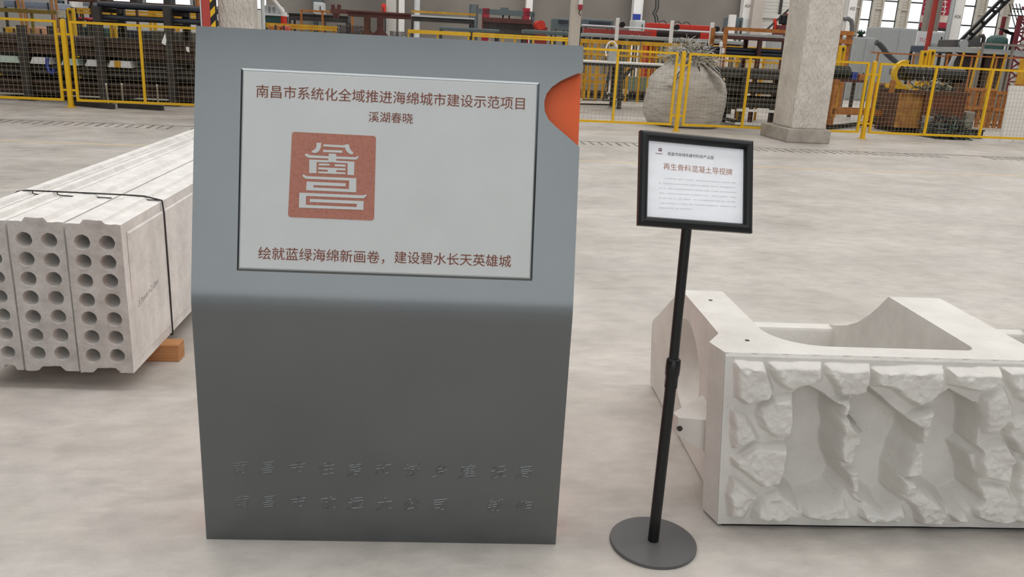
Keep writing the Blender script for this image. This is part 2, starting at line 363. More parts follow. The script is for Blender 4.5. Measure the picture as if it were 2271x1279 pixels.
# raised brush characters on the upright lower face
for s, cs, yy in (('南昌市住房和城乡建设局', [295,455,625,795,952,1122,1288,1450,1612,1790,1940], (198, 228)),
                  ('南昌市政远大公司制作', [303,460,630,802,963,1130,1285,1448,1765,1935], (395, 425))):
    for ch, cx_ in zip(s, cs):
        y_ = yy[0] + (yy[1]-yy[0])*(cx_-295)/1650
        x0, z0 = lpx(420+(cx_-52)/2.6103, 960+y_/2.6103); x1, _ = lpx(420+(cx_+52)/2.6103, 960+y_/2.6103)
        co, fs = text_mesh(ch, .04, .030, 0); lo, hi = co.min(0), co.max(0); ctr = (lo+hi)/2; k = (x1-x0)*.9
        zmn = co[:, 2].min()
        pts = []
        for p in co:
            X = (p[0]-ctr[0])*k; Yv = (p[1]-ctr[1])*k*.92
            X2 = X + .12*Yv; Y2 = Yv + .16*X
            pts.append(((x0+x1)/2+X2, -(p[2]-zmn)*k*.48+.002, z0+Y2))
        MB().add(pts, fs).build('raised_character', GPAINT, board, fix=False)

# ------------------------------------------------------------------ sign stand
st = thing('sign_stand', 'black pedestal sign stand with framed white notice on a round base', 'sign stand', (.521, 2.421, 0))
SO = Vector((.521, 2.421, 0))
MB().lathe((0,0,0), [(.143,0),(.1455,.002),(.1455,.011),(.143,.0135),(.03,.0145),(.0,.0145)], 72).build('base', DISC, st, smooth=True)
MB().lathe((0,0,0), [(.0185,.0145),(.018,.60)], 28).build('lower_pole', BLK, st, smooth=True)
MB().lathe((0,0,0), [(.0205,.575),(.0205,.612),(.0225,.618),(.0235,.642),(.0225,.668),(.0175,.674)], 28).build('collar', BLK, st, smooth=True)
FC = Vector((.5236, 2.400, 1.2343)); fy, ft, fr = math.radians(12), math.radians(21.5), math.radians(-3.6); FWD, FHT = .3545, .2785
r_ = Vector((math.cos(fy), math.sin(fy), 0)); bk = Vector((-math.sin(fy), math.cos(fy), 0)); v_ = ZZ*math.cos(ft) + bk*math.sin(ft)
fx = r_*math.cos(fr) + v_*math.sin(fr); fv = -r_*math.sin(fr) + v_*math.cos(fr); fn = fx.cross(fv)        # fn faces the viewer
def fput(x, y, o=0.0): return tuple(FC - SO + fx*x + fv*y + fn*o)
top = Vector(fput(-.005, -.02, -.03))
MB().tube((0, 0, .60), top, .0155, 24).build('upper_pole', BLK, st, smooth=True)
MB().bar(fput(-.005, -.05, -.022), fput(-.005, .02, -.022), .06, .02).build('bracket', BLK, st)
fm = MB(); prof = [(0, -.012), (0, .004), (.006, .010), (.014, .012), (.022, .010), (.027, .002), (.027, -.006)]
vs_ = []; fs = []; sg = [(-1,-1),(1,-1),(1,1),(-1,1)]
for i, (sx_, sy_) in enumerate(sg):
    for g, o in prof: vs_.append(fput(sx_*(FWD/2-g), sy_*(FHT/2-g), o))
n = len(prof)
for i in range(4):
    for k in range(n-1): fs.append((i*n+k, ((i+1) % 4)*n+k, ((i+1) % 4)*n+k+1, i*n+k+1))
fm.add(vs_, fs).build('frame', BLK, st)
MB().prism([[(-FWD/2+.002,-FHT/2+.002),(FWD/2-.002,-FHT/2+.002),(FWD/2-.002,FHT/2-.002),(-FWD/2+.002,FHT/2-.002)]], lambda x, y: fput(x, y, -.013), lambda x, y: fput(x, y, -.008)).build('back_plate', BLK, st)
def fpx(x, y):
    P = hit(1390+x/4.7355, 270+y/4.7355, FC, fn) - FC; return P.dot(fx), P.dot(fv)
sw, sh = FWD/2-.026, FHT/2-.026
SHEET = mat('notice_paper', (244, 245, 249), .4, var=.03, scale=14, stretch=(1, 1, 3))
sheet = MB().prism([[(-sw,-sh),(sw,-sh),(sw,sh),(-sw,sh)]], lambda x, y: fput(x, y, -.007), lambda x, y: fput(x, y, -.005)).build('notice', SHEET, st)
INKB = mat('black_ink', (34, 32, 34), .7); INKT = mat('brown_orange_ink', (168, 112, 84), .7); INKG = mat('faded_ink', (196, 198, 202), .7); INKM = mat('maroon_ink', (96, 36, 52), .7)
def fl(s, xa, ya, xb, yb, name, m, **k):
    (x0, y0), (x1, y1) = fpx(xa, ya), fpx(xb, yb); mb = MB()
    write(mb, s, x0, x1, (y0+y1)/2, lambda x, y, o: fput(x, y, -.0047), **k); return mb.build(name, m, sheet, fix=False)
fl('南昌市政绿色建材科技产业园', 436, 330, 918, 373, 'header_lettering', INKB, shear=.1)
fl('再生骨料混凝土导视牌', 392, 468, 1116, 520, 'heading_lettering', INKT)
lg = MB(); cx_, cy_ = fpx(358, 290)
lg.prism([[(cx_+.0055*math.cos(a_), cy_+.0055*math.sin(a_)) for a_ in np.linspace(-.9, PI+.9, 24)] + [(cx_+.0034*math.cos(a_), cy_+.0034*math.sin(a_)) for a_ in np.linspace(PI+.9, -.9, 24)]], lambda x, y: fput(x, y, -.005), lambda x, y: fput(x, y, -.0046))
lg.prism([[(cx_, cy_+.0026), (cx_+.0036, cy_-.0046), (cx_+.001, cy_-.0046), (cx_, cy_-.002), (cx_-.001, cy_-.0046), (cx_-.0036, cy_-.0046)]], lambda x, y: fput(x, y, -.005), lambda x, y: fput(x, y, -.0046))
lg.build('logo', INKM, sheet)
bm_ = MB(); rnd = random.Random(3)
x0, y0 = fpx(308, 325)
for i in range(14): bm_.prism([[(x0+i*.00155, y0-.0013-.00008*i), (x0+i*.00155+.0011, y0-.0013), (x0+i*.00155+.0011, y0+.0006), (x0+i*.00155, y0+.0006)]], lambda x, y: fput(x, y, -.005), lambda x, y: fput(x, y, -.0046))
bm_.build('logo_caption', INKM, sheet)
bt = MB()
for i in range(7):                                   # washed-out rows of small print
    xl, yl = fpx(400 if i == 0 else 345, 588+52*i if i else 590); xr, yr = fpx((1150 if i < 6 else 690), (640+50*i) if i < 6 else 915); x = xl
    while x < xr:
        wd = rnd.uniform(.0016, .003); yy = yl + (yr-yl)*(x-xl)/(xr-xl)
        if rnd.random() < .86:
            h_ = rnd.uniform(.0010, .0021)
            for (xa, xb, ya, yb) in ((0, wd, -.0003, .0003), (wd*.4, wd*.6, -h_, h_), (0, wd, h_*.7, h_*.7+.0005)):
                bt.prism([[(x+xa, yy+ya), (x+xb, yy+ya), (x+xb, yy+yb), (x+xa, yy+yb)]], lambda x, y: fput(x, y, -.005), lambda x, y: fput(x, y, -.0047))
        x += wd + .0009
bt.build('small_print', INKG, sheet)

# ------------------------------------------------------------------ hollow concrete panels
SC0 = hit(298, 827, ZZ*.09, ZZ); SC0 = Vector((SC0.x, SC0.y, 0)); SYAW = math.radians(5.386)
SL = Vector((-math.sin(SYAW), math.cos(SYAW), 0)); SW = Vector((math.cos(SYAW), math.sin(SYAW), 0))
def sp(w_, l_, z_=0): return SC0 + SW*w_ + SL*l_ + ZZ*z_
LEN = 3.9; ZB, ZT = .09, .772
def panel(label, wr, wl, cols, field=False, dl=0.0):
    wd = wr-wl; cx_ = -wd/2
    o = thing('concrete_plank', label, 'concrete panel', sp(wr, dl), SYAW, 'hollow concrete wall panels strapped together')
    def jit(p, q, n):
        return [(p[0]+(q[0]-p[0])*i/n + random.uniform(-.0015, .0015), p[1]+(q[1]-p[1])*i/n + random.uniform(-.002, .002)) for i in range(n)]
    tg = .037 if cols == 2 else .019
    pts = [(-.002, ZB), (-.002, ZT), (cx_+tg*1.4, ZT), (cx_+tg, ZT+.017), (cx_-tg, ZT+.017), (cx_-tg*1.4, ZT), (-wd+.004, ZT), (-wd+.004, ZB), (cx_-tg*1.6, ZB), (cx_-tg*1.1, ZB+.022), (cx_+tg*1.1, ZB+.022), (cx_+tg*1.6, ZB)]
    outer = []
    for i, p in enumerate(pts): outer += jit(p, pts[(i+1) % len(pts)], 5 if i in (0, 6) else 3)
    holes = []
    for k in range(7):
        for c_ in ((cx_-.052, cx_+.052) if cols == 2 else (cx_,)):
            holes.append(circle(c_+random.uniform(-.002, .002), ZB+.082+k*.0864+random.uniform(-.002, .002), .0335 if cols == 2 else .03, 28, .03))
    mb = MB(); mb.prism([outer]+holes, lambda x, z: (x, 0, z), lambda x, z: (x, LEN, z))
    nf = sum(1 for f_ in mb.f if max(f_) < len(mb.v)//2); mb.m[:nf] = [1]*nf
    mb.build('body', [CONCP, CUT], o, smooth=True)
    if field:
        f = MB(); r0, r1 = (.066, .143), (LEN-.066, ZT-.052)
        lo = [(.0-.002, l_, z_) for l_, z_ in ((r0[0]-.008, r0[1]-.008), (r1[0], r0[1]-.008), (r1[0], r1[1]+.008), (r0[0]-.008, r1[1]+.008))]
        hi = [(.006, l_, z_) for l_, z_ in ((r0[0], r0[1]), (r1[0]-.008, r0[1]), (r1[0]-.008, r1[1]), (r0[0], r1[1]))]
        f.add(lo+hi, [(4,5,6,7),(0,1,5,4),(1,2,6,5),(2,3,7,6),(3,0,4,7)]); ff = f.build('raised_field', CONCP, o)
        t_ = MB(); write(t_, '37mm×2.0m', .10, .37, .40, lambda x, z, e: (.0064, x, z), shear=.3, rise=.12, h=.03); t_.build('handwriting', mat('pencil_grey', (146, 144, 142), .8), o, fix=False)
    return o
panel('rightmost hollow concrete panel, two columns of holes, raised field on its long side', 0, -.237, 2, True)
panel('second hollow concrete panel from the right with two columns of holes', -.2425, -.4765, 2, dl=.012)
panel('third concrete panel from the right, narrower, cut by the left picture edge', -.482, -.6035, 1, dl=.02)
panel('leftmost narrow concrete panel at the far side of the strapped stack', -.609, -.716, 1, dl=.015)
for nm, l0 in (('black wire strap round the near end of the concrete panels', .52), ('black wire strap round the far end of the concrete panels', 3.42)):
    o = thing('wire_strap', nm, 'strap', sp(0, l0), SYAW, 'wire straps round the concrete panels')
    pts = [(.009, 0, ZB-.004), (.0105, 0, .4), (.0095, 0, ZT-.06), (.004, 0, ZT+.006), (-.02, .006, ZT+.010), (-.085, .02, ZT+.021), (-.15, .028, ZT+.022), (-.35, .045, ZT+.022), (-.54, .06, ZT+.021), (-.66, .07, ZT+.020), (-.70, .075, ZT+.012), (-.722, .078, ZT-.004), (-.7235, .05, .4), (-.722, 0, ZB-.004), (.009, 0, ZB-.004)]
    m_ = MB()
    for p, q in zip(pts, pts[1:]): m_.bar(p, q, .0065, .0065)
    m_.build('band', DARK, o)
    for c_ in (-.118, -.358, -.541, -.661):
        k_ = MB(); z_ = ZT+.0195; k_.path([(c_+.03, .018-c_*.085, z_), (c_+.034, .008-c_*.085, z_-.011), (c_+.05, .004-c_*.085, z_-.0145), (min(c_+.115, -.004), -c_*.07, z_-.0145)], .0028, 6); k_.build('wire_tail', DARK, o)
for l0, lab in ((.36, 'raw timber bearer sticking out under the near end of the concrete panels'), (3.2, 'raw timber bearer hidden under the far end of the concrete panels')):
    b_ = MB(); b_.box(-.78, 0, 0, .083, .095, .088); o = b_.build('timber_bearer', WOOD, None, bevel=.005); o.location = sp(0, l0); o.rotation_euler = (0, 0, SYAW); tag(o, lab, 'timber', 'timber bearers under the concrete panels')

# ------------------------------------------------------------------ cast stone-faced block
KA = hit(1590, 1168, Vector((0, 0, 0)), ZZ); KY = math.radians(3.94)
KE = Vector((math.cos(KY), math.sin(KY), 0)); KN = Vector((-math.sin(KY), math.cos(KY), 0))
blk = thing('concrete_block', 'large pale cast concrete block with stone-pattern front and open cells', 'concrete block', KA, KY)
KZ, KL = .644, 2.02
def kpx(x, y, n_):                                   # traced point -> (e, z) on the plane n_ behind the front
    P = hit(1400+x/2.2055, 620+y/2.2055, KA + KN*n_, KN) - KA; return P.dot(KE), P.z
STONES = [[(510,430),(640,432),(690,555),(660,590),(560,618),(515,590)], [(680,430),(920,432),(930,510),(780,555),(740,540),(705,500),(680,455)],
 [(955,440),(1160,440),(1165,490),(1140,560),(1090,572),(1010,570),(985,510),(955,475)], [(1185,455),(1520,450),(1520,540),(1470,590),(1385,630),(1330,585),(1290,545),(1185,530)],
 [(1560,455),(1790,460),(1788,510),(1700,555),(1640,545),(1560,520)], [(1825,460),(2005,465),(1990,600),(1921,612),(1880,590),(1830,510)],
 [(625,640),(700,590),(780,585),(775,680),(765,780),(690,775),(635,725),(615,680)], [(500,655),(560,690),(620,790),(500,835),(492,760)],
 [(495,890),(600,820),(750,818),(740,930),(720,1000),(640,1020),(560,965),(500,920)], [(490,980),(610,1070),(570,1130),(545,1180),(480,1165),(475,1060)],
 [(640,1080),(720,1045),(790,1070),(850,1105),(800,1160),(730,1185),(590,1180),(600,1140)], [(860,1110),(930,1100),(1020,1065),(1065,1165),(1040,1180),(920,1185),(850,1165)],
 [(1120,1130),(1200,1150),(1290,1090),(1340,1170),(1300,1195),(1150,1190),(1115,1170)], [(1310,1070),(1400,1050),(1480,1070),(1525,1150),(1500,1200),(1400,1195),(1380,1120)],
 [(1560,1140),(1610,1110),(1635,1190),(1580,1190)], [(1650,1085),(1710,1015),(1830,1030),(1868,1090),(1860,1190),(1760,1195),(1690,1170)],
 [(1690,830),(1820,810),(1870,890),(1830,990),(1710,985),(1695,900)], [(1715,590),(1810,555),(1850,620),(1845,690),(1780,770),(1720,760),(1705,660)],
 [(1830,690),(1921,680),(1960,700),(1950,860),(1885,855),(1820,770)], [(1890,900),(1921,885),(1990,900),(1990,1030),(1870,1030),(1880,960)], [(1880,1080),(1990,1070),(1990,1190),(1890,1190)],
 [(925,600),(1060,600),(1065,640),(1050,670),(920,665)], [(920,690),(1060,690),(1120,740),(1115,790),(1080,900),(1050,910),(930,860),(910,800)], [(1050,950),(1100,930),(1110,1030),(1130,1100),(1090,1080),(1050,1010)],
 [(1260,740),(1390,660),(1465,640),(1445,740),(1420,810),(1340,825),(1230,800)], [(1215,860),(1340,870),(1420,840),(1410,960),(1330,970),(1210,910)], [(1210,930),(1330,985),(1390,1000),(1395,1040),(1310,1060),(1230,1010)]]
POCK = [([(730,985),(735,930),(745,860),(760,790),(775,700),(780,640),(795,575),(840,548)], [(912,560),(905,620),(918,690),(905,780),(910,830),(945,915),(920,965),(860,995),(780,1010)]),
        ([(1110,1010),(1098,820),(1128,735),(1085,675),(1068,620),(1090,590),(1140,555)], [(1200,600),(1280,655),(1275,710),(1240,780),(1205,880),(1200,1000),(1160,1020)]),
        ([(1400,970),(1415,900),(1425,790),(1460,700),(1475,640),(1490,600),(1535,570)], [(1560,570),(1572,640),(1565,750),(1525,790),(1570,900),(1575,980),(1490,1022)])]
stones = [[kpx(*p, -.012) for p in s] for s in STONES]
pock = [[kpx(*p, .0) for p in l] + [kpx(*p, .11) for p in r] for l, r in POCK]
PER = 1.03
stones += [[(e+PER, z) for e, z in s] for s in stones if min(p[0] for p in s) < .93]; pock += [[(e+PER, z) for e, z in s] for s in pock]
def sd(P, poly):                                     # signed distance (inside > 0) and offset vector to the nearest edge point
    x, y = P[..., 0], P[..., 1]; best = np.full(x.shape, 9.); vx = np.zeros(x.shape); vy = np.zeros(x.shape); ins = np.zeros(x.shape, bool)
    for (ax, ay), (bx, by) in zip(poly, poly[1:]+poly[:1]):
        dx, dy = bx-ax, by-ay; t = np.clip(((x-ax)*dx+(y-ay)*dy)/(dx*dx+dy*dy+1e-12), 0, 1)
        ux, uy = x-ax-t*dx, y-ay-t*dy; dd = np.hypot(ux, uy); m = dd < best
        best = np.where(m, dd, best); vx = np.where(m, ux, vx); vy = np.where(m, uy, vy)
        cnd = ((ay > y) != (by > y)) & (x < (bx-ax)*(y-ay)/(by-ay+1e-12)+ax); ins ^= cnd
    return np.where(ins, best, -best), vx, vy
def vnoise(P, s, seed):
    rs = np.random.RandomState(seed); g = rs.rand(256, 256); x, y = P[..., 0]*s+50, P[..., 1]*s+50
    xi, yi = np.floor(x).astype(int), np.floor(y).astype(int); fx_, fy_ = x-xi, y-yi; fx_ = fx_*fx_*(3-2*fx_); fy_ = fy_*fy_*(3-2*fy_)
    gg = lambda i, j: g[i % 256, j % 256]
    return (gg(xi, yi)*(1-fx_)+gg(xi+1, yi)*fx_)*(1-fy_) + (gg(xi, yi+1)*(1-fx_)+gg(xi+1, yi+1)*fx_)*fy_ - .5
NXg, NZg = 800, 250
zz = np.linspace(0, KZ-.012, NZg); uu = np.linspace(0, 1, NXg); Zg, Ug = np.meshgrid(zz, uu, indexing='ij')
Eg = -.081*Zg + Ug*(KL+.081*Zg*0+.081*Zg); P = np.stack([Eg, Zg], -1)
P2 = P + .008*np.stack([vnoise(P, 14, 1)+.6*vnoise(P, 34, 5), vnoise(P, 14, 2)+.6*vnoise(P, 34, 6)], -1)
ss = lambda t: np.clip(t, 0, 1)**2*(3-2*np.clip(t, 0, 1))
hgt = .004*vnoise(P, 12, 3)
for i, s in enumerate(stones):
    dd, _, _ = sd(P2, s); rs = np.random.RandomState(i)
    tilt = rs.uniform(-.06, .06, 2); cx_, cz_ = np.mean(s, 0)
    top_ = .037 + rs.uniform(-.004, .006) + tilt[0]*(Eg-cx_) + tilt[1]*(Zg-cz_)
    f = ss((dd+.010)/.022)**.8
    hgt = np.maximum(hgt, f*(top_ + f*(.015*vnoise(P, 20, 10+i) + .011*vnoise(P, 50, 40+i) + .004*vnoise(P, 120, 70+i))) + (1-f)*hgt)
for i, s in enumerate(pock):
    dd, vx, vy = sd(P2*.45+P*.55, s); dn = np.maximum(-dd, 0); L = np.hypot(vx, vy)+1e-9
    wr = .009 + .016*np.maximum(0, vx/L)*(1+1.2*np.clip(vnoise(P, 9, 90)+.2, 0, 1)) + .045*np.maximum(0, -vy/L)
    t = ss(dn/wr); hgt = np.where(dd > 0, -.11, hgt*t + (-.11)*(1-t))
edge = np.minimum(np.minimum(Ug*KL, 9), np.minimum(Zg, KZ-.012-Zg)); hgt = np.where(edge < .012, np.minimum(hgt, .0), hgt)
fb = MB()
vs_ = [(float(Eg[j, i]), float(-hgt[j, i]), float(Zg[j, i])) for j in range(NZg) for i in range(NXg)]
fs = [(j*NXg+i, j*NXg+i+1, (j+1)*NXg+i+1, (j+1)*NXg+i) for j in range(NZg-1) for i in range(NXg-1)]
fb.add(vs_, fs)
# rear skins of the front wall: ends, bottom and the flush top with the little edge step
def kk(e, n_, z): return (e - (.081*z if e < .4 else 0), n_, z)
te = [(float(Eg[-1, i]), 0.0) for i in range(0, NXg, 8)] + [(KL, 0.0)]
vs_ = [(e, 0, KZ-.012) for e, _ in te] + [(e+(.004 if i == 0 else 0), .006+.004*((i*7) % 5 == 0), KZ) for i, (e, _) in enumerate(te)]
n = len(te); fb.add(vs_, [(i, i+1, n+i+1, n+i) for i in range(n-1)])
KB = .088
fb2 = MB()
def arc(cx_, cy_, r, a0, a1, n=10): return [(cx_+r*math.cos(a_), cy_+r*math.sin(a_)) for a_ in np.linspace(a0, a1, n)]
D0, D1 = .868, 1.092; R1, R2 = 1.845, 1.99
# top view of the front wall and the arms' roots, with the cells' rounded front corners
def plan_(F, KB): 
  outl = [(-.26*F if F < .1 else -.026+(F-.1)*.609, F), (KL, F), (KL+.02, .09), (KL-.03, .19), (KL-.03, .36), (R1, .36)]
  outl += arc(R1-.16, KB+.16, .16, 0, -PI/2) + arc(D1+.06, KB+.06, .06, -PI/2, -PI) + [(D1, .36), (D0, .36)]
  outl += arc(D0-.045, KB+.045, .045, 0, -PI/2) + arc(.185+.17, KB+.17, .17, -PI/2, -PI) + [(.185, .36), (.032, .36), (.03, .192)] + ([(-.026, .10)] if F < .1 else [])
  return outl
TAP = lambda e, n_, z: (e - .081*z*max(0, min(1, (.45-e)/.45)), n_, z)
fb2.prism([plan_(.118, .150)], lambda e, n_: TAP(e, n_, 0), lambda e, n_: TAP(e, n_, .585))
fb2.prism([plan_(.02, KB)], lambda e, n_: TAP(e, n_, .585), lambda e, n_: TAP(e, n_, KZ))
tp = [(-.001, .006), (KL, .006), (KL, .02), (-.0052, .02)]
fb2.prism([tp], lambda e, n_: TAP(e, n_, .585), lambda e, n_: TAP(e, n_, KZ))
fb2.prism([[(0, .005), (.05, .005), (.05, .118), (-.015, .118), (-.026, .10)]], lambda e, n_: TAP(e, n_, 0), lambda e, n_: TAP(e, n_, .6))
def armp(mb, e0, e1, hole):
    pr_ = [(.36, 0), (.36, KZ), (.715, KZ), (.90, .535), (1.10, .410), (1.20, .352), (1.235, .325), (1.25, .27), (1.25, .10), (1.25, 0)]
    if not hole: pr_[3:7] = [(.77, .588), (.84, .522), (.93, .456), (1.02, .410), (1.12, .374), (1.20, .352), (1.235, .325)]
    loops = [pr_]
    if hole: loops.append([(.60+.195*math.cos(a_), .345+.205*math.sin(a_)) for a_ in np.linspace(0, 2*PI, 40, endpoint=False)])
    mb.prism(loops, lambda n_, z: TAP(e0, n_, z), lambda n_, z: TAP(e1, n_, z))
armp(fb2, .032, .185, True); armp(fb2, D0, D1, False); armp(fb2, R1, R2, True)
fb2.prism([[(1.14, 0), (1.14, .33), (1.15, .345), (1.20, .352), (1.235, .325), (1.25, .27), (1.25, 0)]], lambda n_, z: TAP(.1, n_, z), lambda n_, z: TAP(R1+.05, n_, z))
# sloping lug beside the end wall
lug = [(.06, .12), (-.138, .15), (-.148, .19), (.05, .40)]
fb2.prism([lug], lambda e, n_: (e, n_, .155 if e > 0 else .27), lambda e, n_: (e, n_, .335))
fb.add(fb2.v, fb2.f)
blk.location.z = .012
pd = MB(); pd.box(.02, .012, -.012, KL-.02, .10, 0); pd.build('shadow_gap_strip', BLK, blk); pd = MB(); pd.box(.06, .10, -.012, .17, 1.22, 0); pd.build('shadow_gap_strip', BLK, blk)  # black strips added under the lifted block to darken its shadow gap
body = fb.build('body', CONC, blk, smooth=True); SOCK = mat('dark_socket', (60, 56, 52), .8)
for (x, y) in ((1575, 672), (1656, 762)):
    P_ = hit(x, y, ZZ*KZ, ZZ) - KA
    MB().lathe((P_.dot(KE), P_.dot(KN), KZ), [(.008, -.004), (.008, .0012), (.001, .0012)], 16).build('lifting_socket', SOCK, blk)
P_ = hit(1500, 953, KA + KN*.16, KN) - KA
mb = MB(); mb.tube((P_.dot(KE)+.008, .1455, P_.z), (P_.dot(KE)+.008, .17, P_.z), .010, 16); mb.build('lug_socket', SOCK, blk)
# ------------------------------------------------------------------ hall shell
PLAST = mat('grey_plaster', (138, 133, 126), .85, rgb2=(116, 111, 105), scale=.35, bump=.05, bscale=6)
CLAD = mat('white_cladding', (206, 204, 198), .6, var=.03)
CLAD2 = mat('beige_cladding', (190, 184, 172), .6, var=.03)
WB = 42.0; SILL = 2.75; TOPZ = 7.5
wx = [at(x, 30, WB)[0] for x in (-60, 592, 1690, 1888, 2420)]
hstruct('wall_back', MB().box(wx[1], WB, 0, wx[2], WB+.3, TOPZ), PLAST)
m_ = MB(); m_.box(wx[2], WB, 0, wx[3], WB+.3, TOPZ); zr = at(1730, 37, WB)[1]
m_.box(wx[2], WB-.12, zr-.1, wx[3], WB, zr+.1)
for k in range(30): m_.box(wx[2], WB-.015, SILL+k*.16, wx[3], WB, SILL+k*.16+.03)
hstruct('wall_right', m_, CLAD)
am = at(1731, 10, WB)[0]; hstruct('trim_4', MB().box(am-.06, WB-.10, zr, am+.06, WB-.02, TOPZ), DARK)
m_ = MB(); m_.box(wx[3], WB, 0, wx[4], WB+.3, SILL); m_.box(wx[3], WB, TOPZ-.6, wx[4], WB+.3, TOPZ); hstruct('wall_far_right', m_, CLAD)
m_ = MB(); m_.box(wx[0], WB, 0, wx[1], WB+.3, SILL-.28); m_.box(wx[0], WB, TOPZ-.6, wx[1], WB+.3, TOPZ); hstruct('wall_left', m_, CLAD)
SHADE = mat('hall_wall_grey', (112, 112, 110), .8)
CEIL = mat('ceiling_sheet', (190, 192, 194), .7)
hstruct('ceiling', MB().box(-32, -16, 9.6, 48, WB+.4, 9.8), CEIL)
hstruct('wall_front', MB().box(-32, -16.3, 0, 48, -16, 9.6), SHADE)
hstruct('wall_end_left', MB().box(-32.3, -16, 0, -32, WB+.4, 9.6), SHADE)
hstruct('wall_end_right', MB().box(48, -16, 0, 48.3, WB+.4, 9.6), SHADE)
m_ = MB(); m_.box(-32, WB, TOPZ-.02, 48, WB+.3, 9.6); m_.box(-32, WB, 0, wx[0], WB+.3, TOPZ); m_.box(wx[4], WB, 0, 48, WB+.3, TOPZ); hstruct('wall_upper', m_, CLAD)
nwin = 0
def window(x0, x1, zb, ys, ztop=TOPZ-.6, xin=None):
    global nwin; nwin += 1
    if xin: a0, a1 = xin
    else: a0, a1 = at(x0, 10, WB)[0], at(x1, 10, WB)[0]
    r = thing('window_%d' % nwin, None, None, hp((a0+a1)/2, WB), PSI); OFF[r.name] = ((a0+a1)/2, WB, 0); r['kind'] = 'structure'
    MB().box(a0+.03, WB+.10, zb+.05, a1-.03, WB+.108, ztop-.05).build('pane', GLS, r)
    f = MB()
    f.box(a0, WB+.08, zb, a0+.03, WB+.13, ztop); f.box(a1-.03, WB+.08, zb, a1, WB+.13, ztop); f.box(a0, WB+.08, zb, a1, WB+.13, zb+.05); f.box(a0, WB+.08, ztop-.05, a1, WB+.13, ztop)
    for z in ys: f.box(a0, WB+.08, z-.035, a1, WB+.13, z+.035)
    f.build('frame', DARK, r)
def pier(x0, x1, a=None):
    a0, a1 = a if a else (at(x0, 10, WB)[0], at(x1, 10, WB)[0]); m_ = MB()
    m_.box(a0, WB, SILL, a1, WB+.13, TOPZ-.6); g = (a1-a0)*.18
    m_.box(a0, WB-.12, 0, a0+g, WB, TOPZ); m_.box(a1-g, WB-.12, 0, a1, WB, TOPZ)
    for z in (2.9, 4.2, 5.5): m_.box(a0, WB-.08, z-.05, a1, WB, z+.05)
    for k in range(26): m_.box(a0+g, WB-.015, SILL+k*.14, a1-g, WB, SILL+k*.14+.03)
    return m_
edges = [(1888, 1910, 0), (1910, 1936, 1), (1936, 1959, 0), (1959, 1994, 1), (1994, 2017, 0), (2017, 2062, 1), (2062, 2082, 0), (2082, 2118, 1), (2118, 2137, 0), (2137, 2167, 1), (2167, 2188, 0), (2188, 2223, 1), (2223, 2244, 0), (2244, 2285, 1), (2285, 2306, 0), (2306, 2340, 1), (2340, 2420, 0)]
np_ = 4
for x0, x1, isw in edges:
    a0, a1 = at(x0, 10, WB)[0], at(x1, 10, WB)[0]
    if isw: window(x0, x1, SILL, (3.62, 4.58, 5.55))
    else:
        np_ += 1; hstruct('trim_%d' % np_, pier(x0, x1), CLAD2)
la0 = wx[0]; k = 0
while la0 < wx[1]-.1:
    la1 = min(la0+2.4, wx[1]); np_ += 1
    window(0, 0, SILL-.28, (3.62, 4.58), TOPZ-.6, (la0+.35, la1)); 
    hstruct('trim_%d' % np_, MB().box(la0, WB-.05, SILL-.28, la0+.35, WB+.25, TOPZ-.6), GREY); la0 = la1
# the rows of hall columns against the wall
def wall_column(x0, x1, label, txt=None, m=WHI, ty=None, b=41.3, sleeve=None):
    a0, a1 = at(x0, 20, b)[0], at(x1, 20, b)[0]; o = hthing('steel_column', label, 'column', (a0+a1)/2, b, 'steel columns along the back wall'); o['kind'] = 'thing'
    m_ = MB(); m_.box(a0, b, 0, a1, b+.03, TOPZ); m_.box(a0, b+.37, 0, a1, b+.4, TOPZ); m_.box((a0+a1)/2-.02, b+.03, 0, (a0+a1)/2+.02, b+.37, TOPZ); m_.build('shaft', m, o)
    MB().box(a0-.06, b-.06, 0, a1+.06, b+.46, .06).build('base_plate', DARK, o)
    if txt:
        zt = at((x0+x1)/2, ty, b)[1]; t_ = MB(); write(t_, txt, a0+.06, a1-.06, zt, lambda x, z, e: (x, b-.006-e, z), h=.17); t_.build('column_number', INKB, o, fix=False)
    if sleeve:
        z0, z1 = at(x0, sleeve[1], b)[1], at(x0, sleeve[0], b)[1]
        MB().lathe(((a0+a1)/2, b+.2, 0), [((a1-a0)*.62, z0), ((a1-a0)*.62, z1), ((a1-a0)*.5, z1+.05)], 20).build('sleeve', LGREY, o)
    return o
wall_column(1648, 1668, 'white steel column marked A04 against the grey back wall', 'A04', WHI, 13, sleeve=(42, 74))
wall_column(1882, 1899, 'white steel column marked A05 just right of the big concrete column', 'A05', WHI, 19)
wall_column(2117, 2137, 'white steel column marked A06 between two windows on the right', 'A06', WHI, 37)
wall_column(1405, 1426, 'white steel column above the pale cabinet, blue band at its foot', None, WHI)
wall_column(1167, 1181, 'slim white steel column behind the rebar frame machine', None, WHI)
wall_column(716-22, 716-2, 'grey steel column above the light grey wall cabinet', None, SLATE)
def pilaster(x0, x1, label, m, b=41.0, d=.8):
    a0, a1 = at(x0, 30, b)[0], at(x1, 30, b)[0]
    mb = MB(); mb.box(a0, b, 0, a1, b+d, TOPZ); mb.box(a0-.1, b-.1, 0, a1+.1, b+d, .3)
    o = hone('concrete_pillar', mb, m, label, 'column', (a0+a1)/2, b, bevel=.02); o['kind'] = 'thing'
pilaster(1669, 1693, 'pinkish grey concrete pillar right of the column marked A04', mat('pink_grey_concrete', (178, 168, 160), .8, var=.05, scale=2), 40.9)
pilaster(856, 879, 'wide pale grey pillar in front of the back wall, left one of a pair', mat('pale_pillar', (186, 184, 178), .7, var=.04), 40)
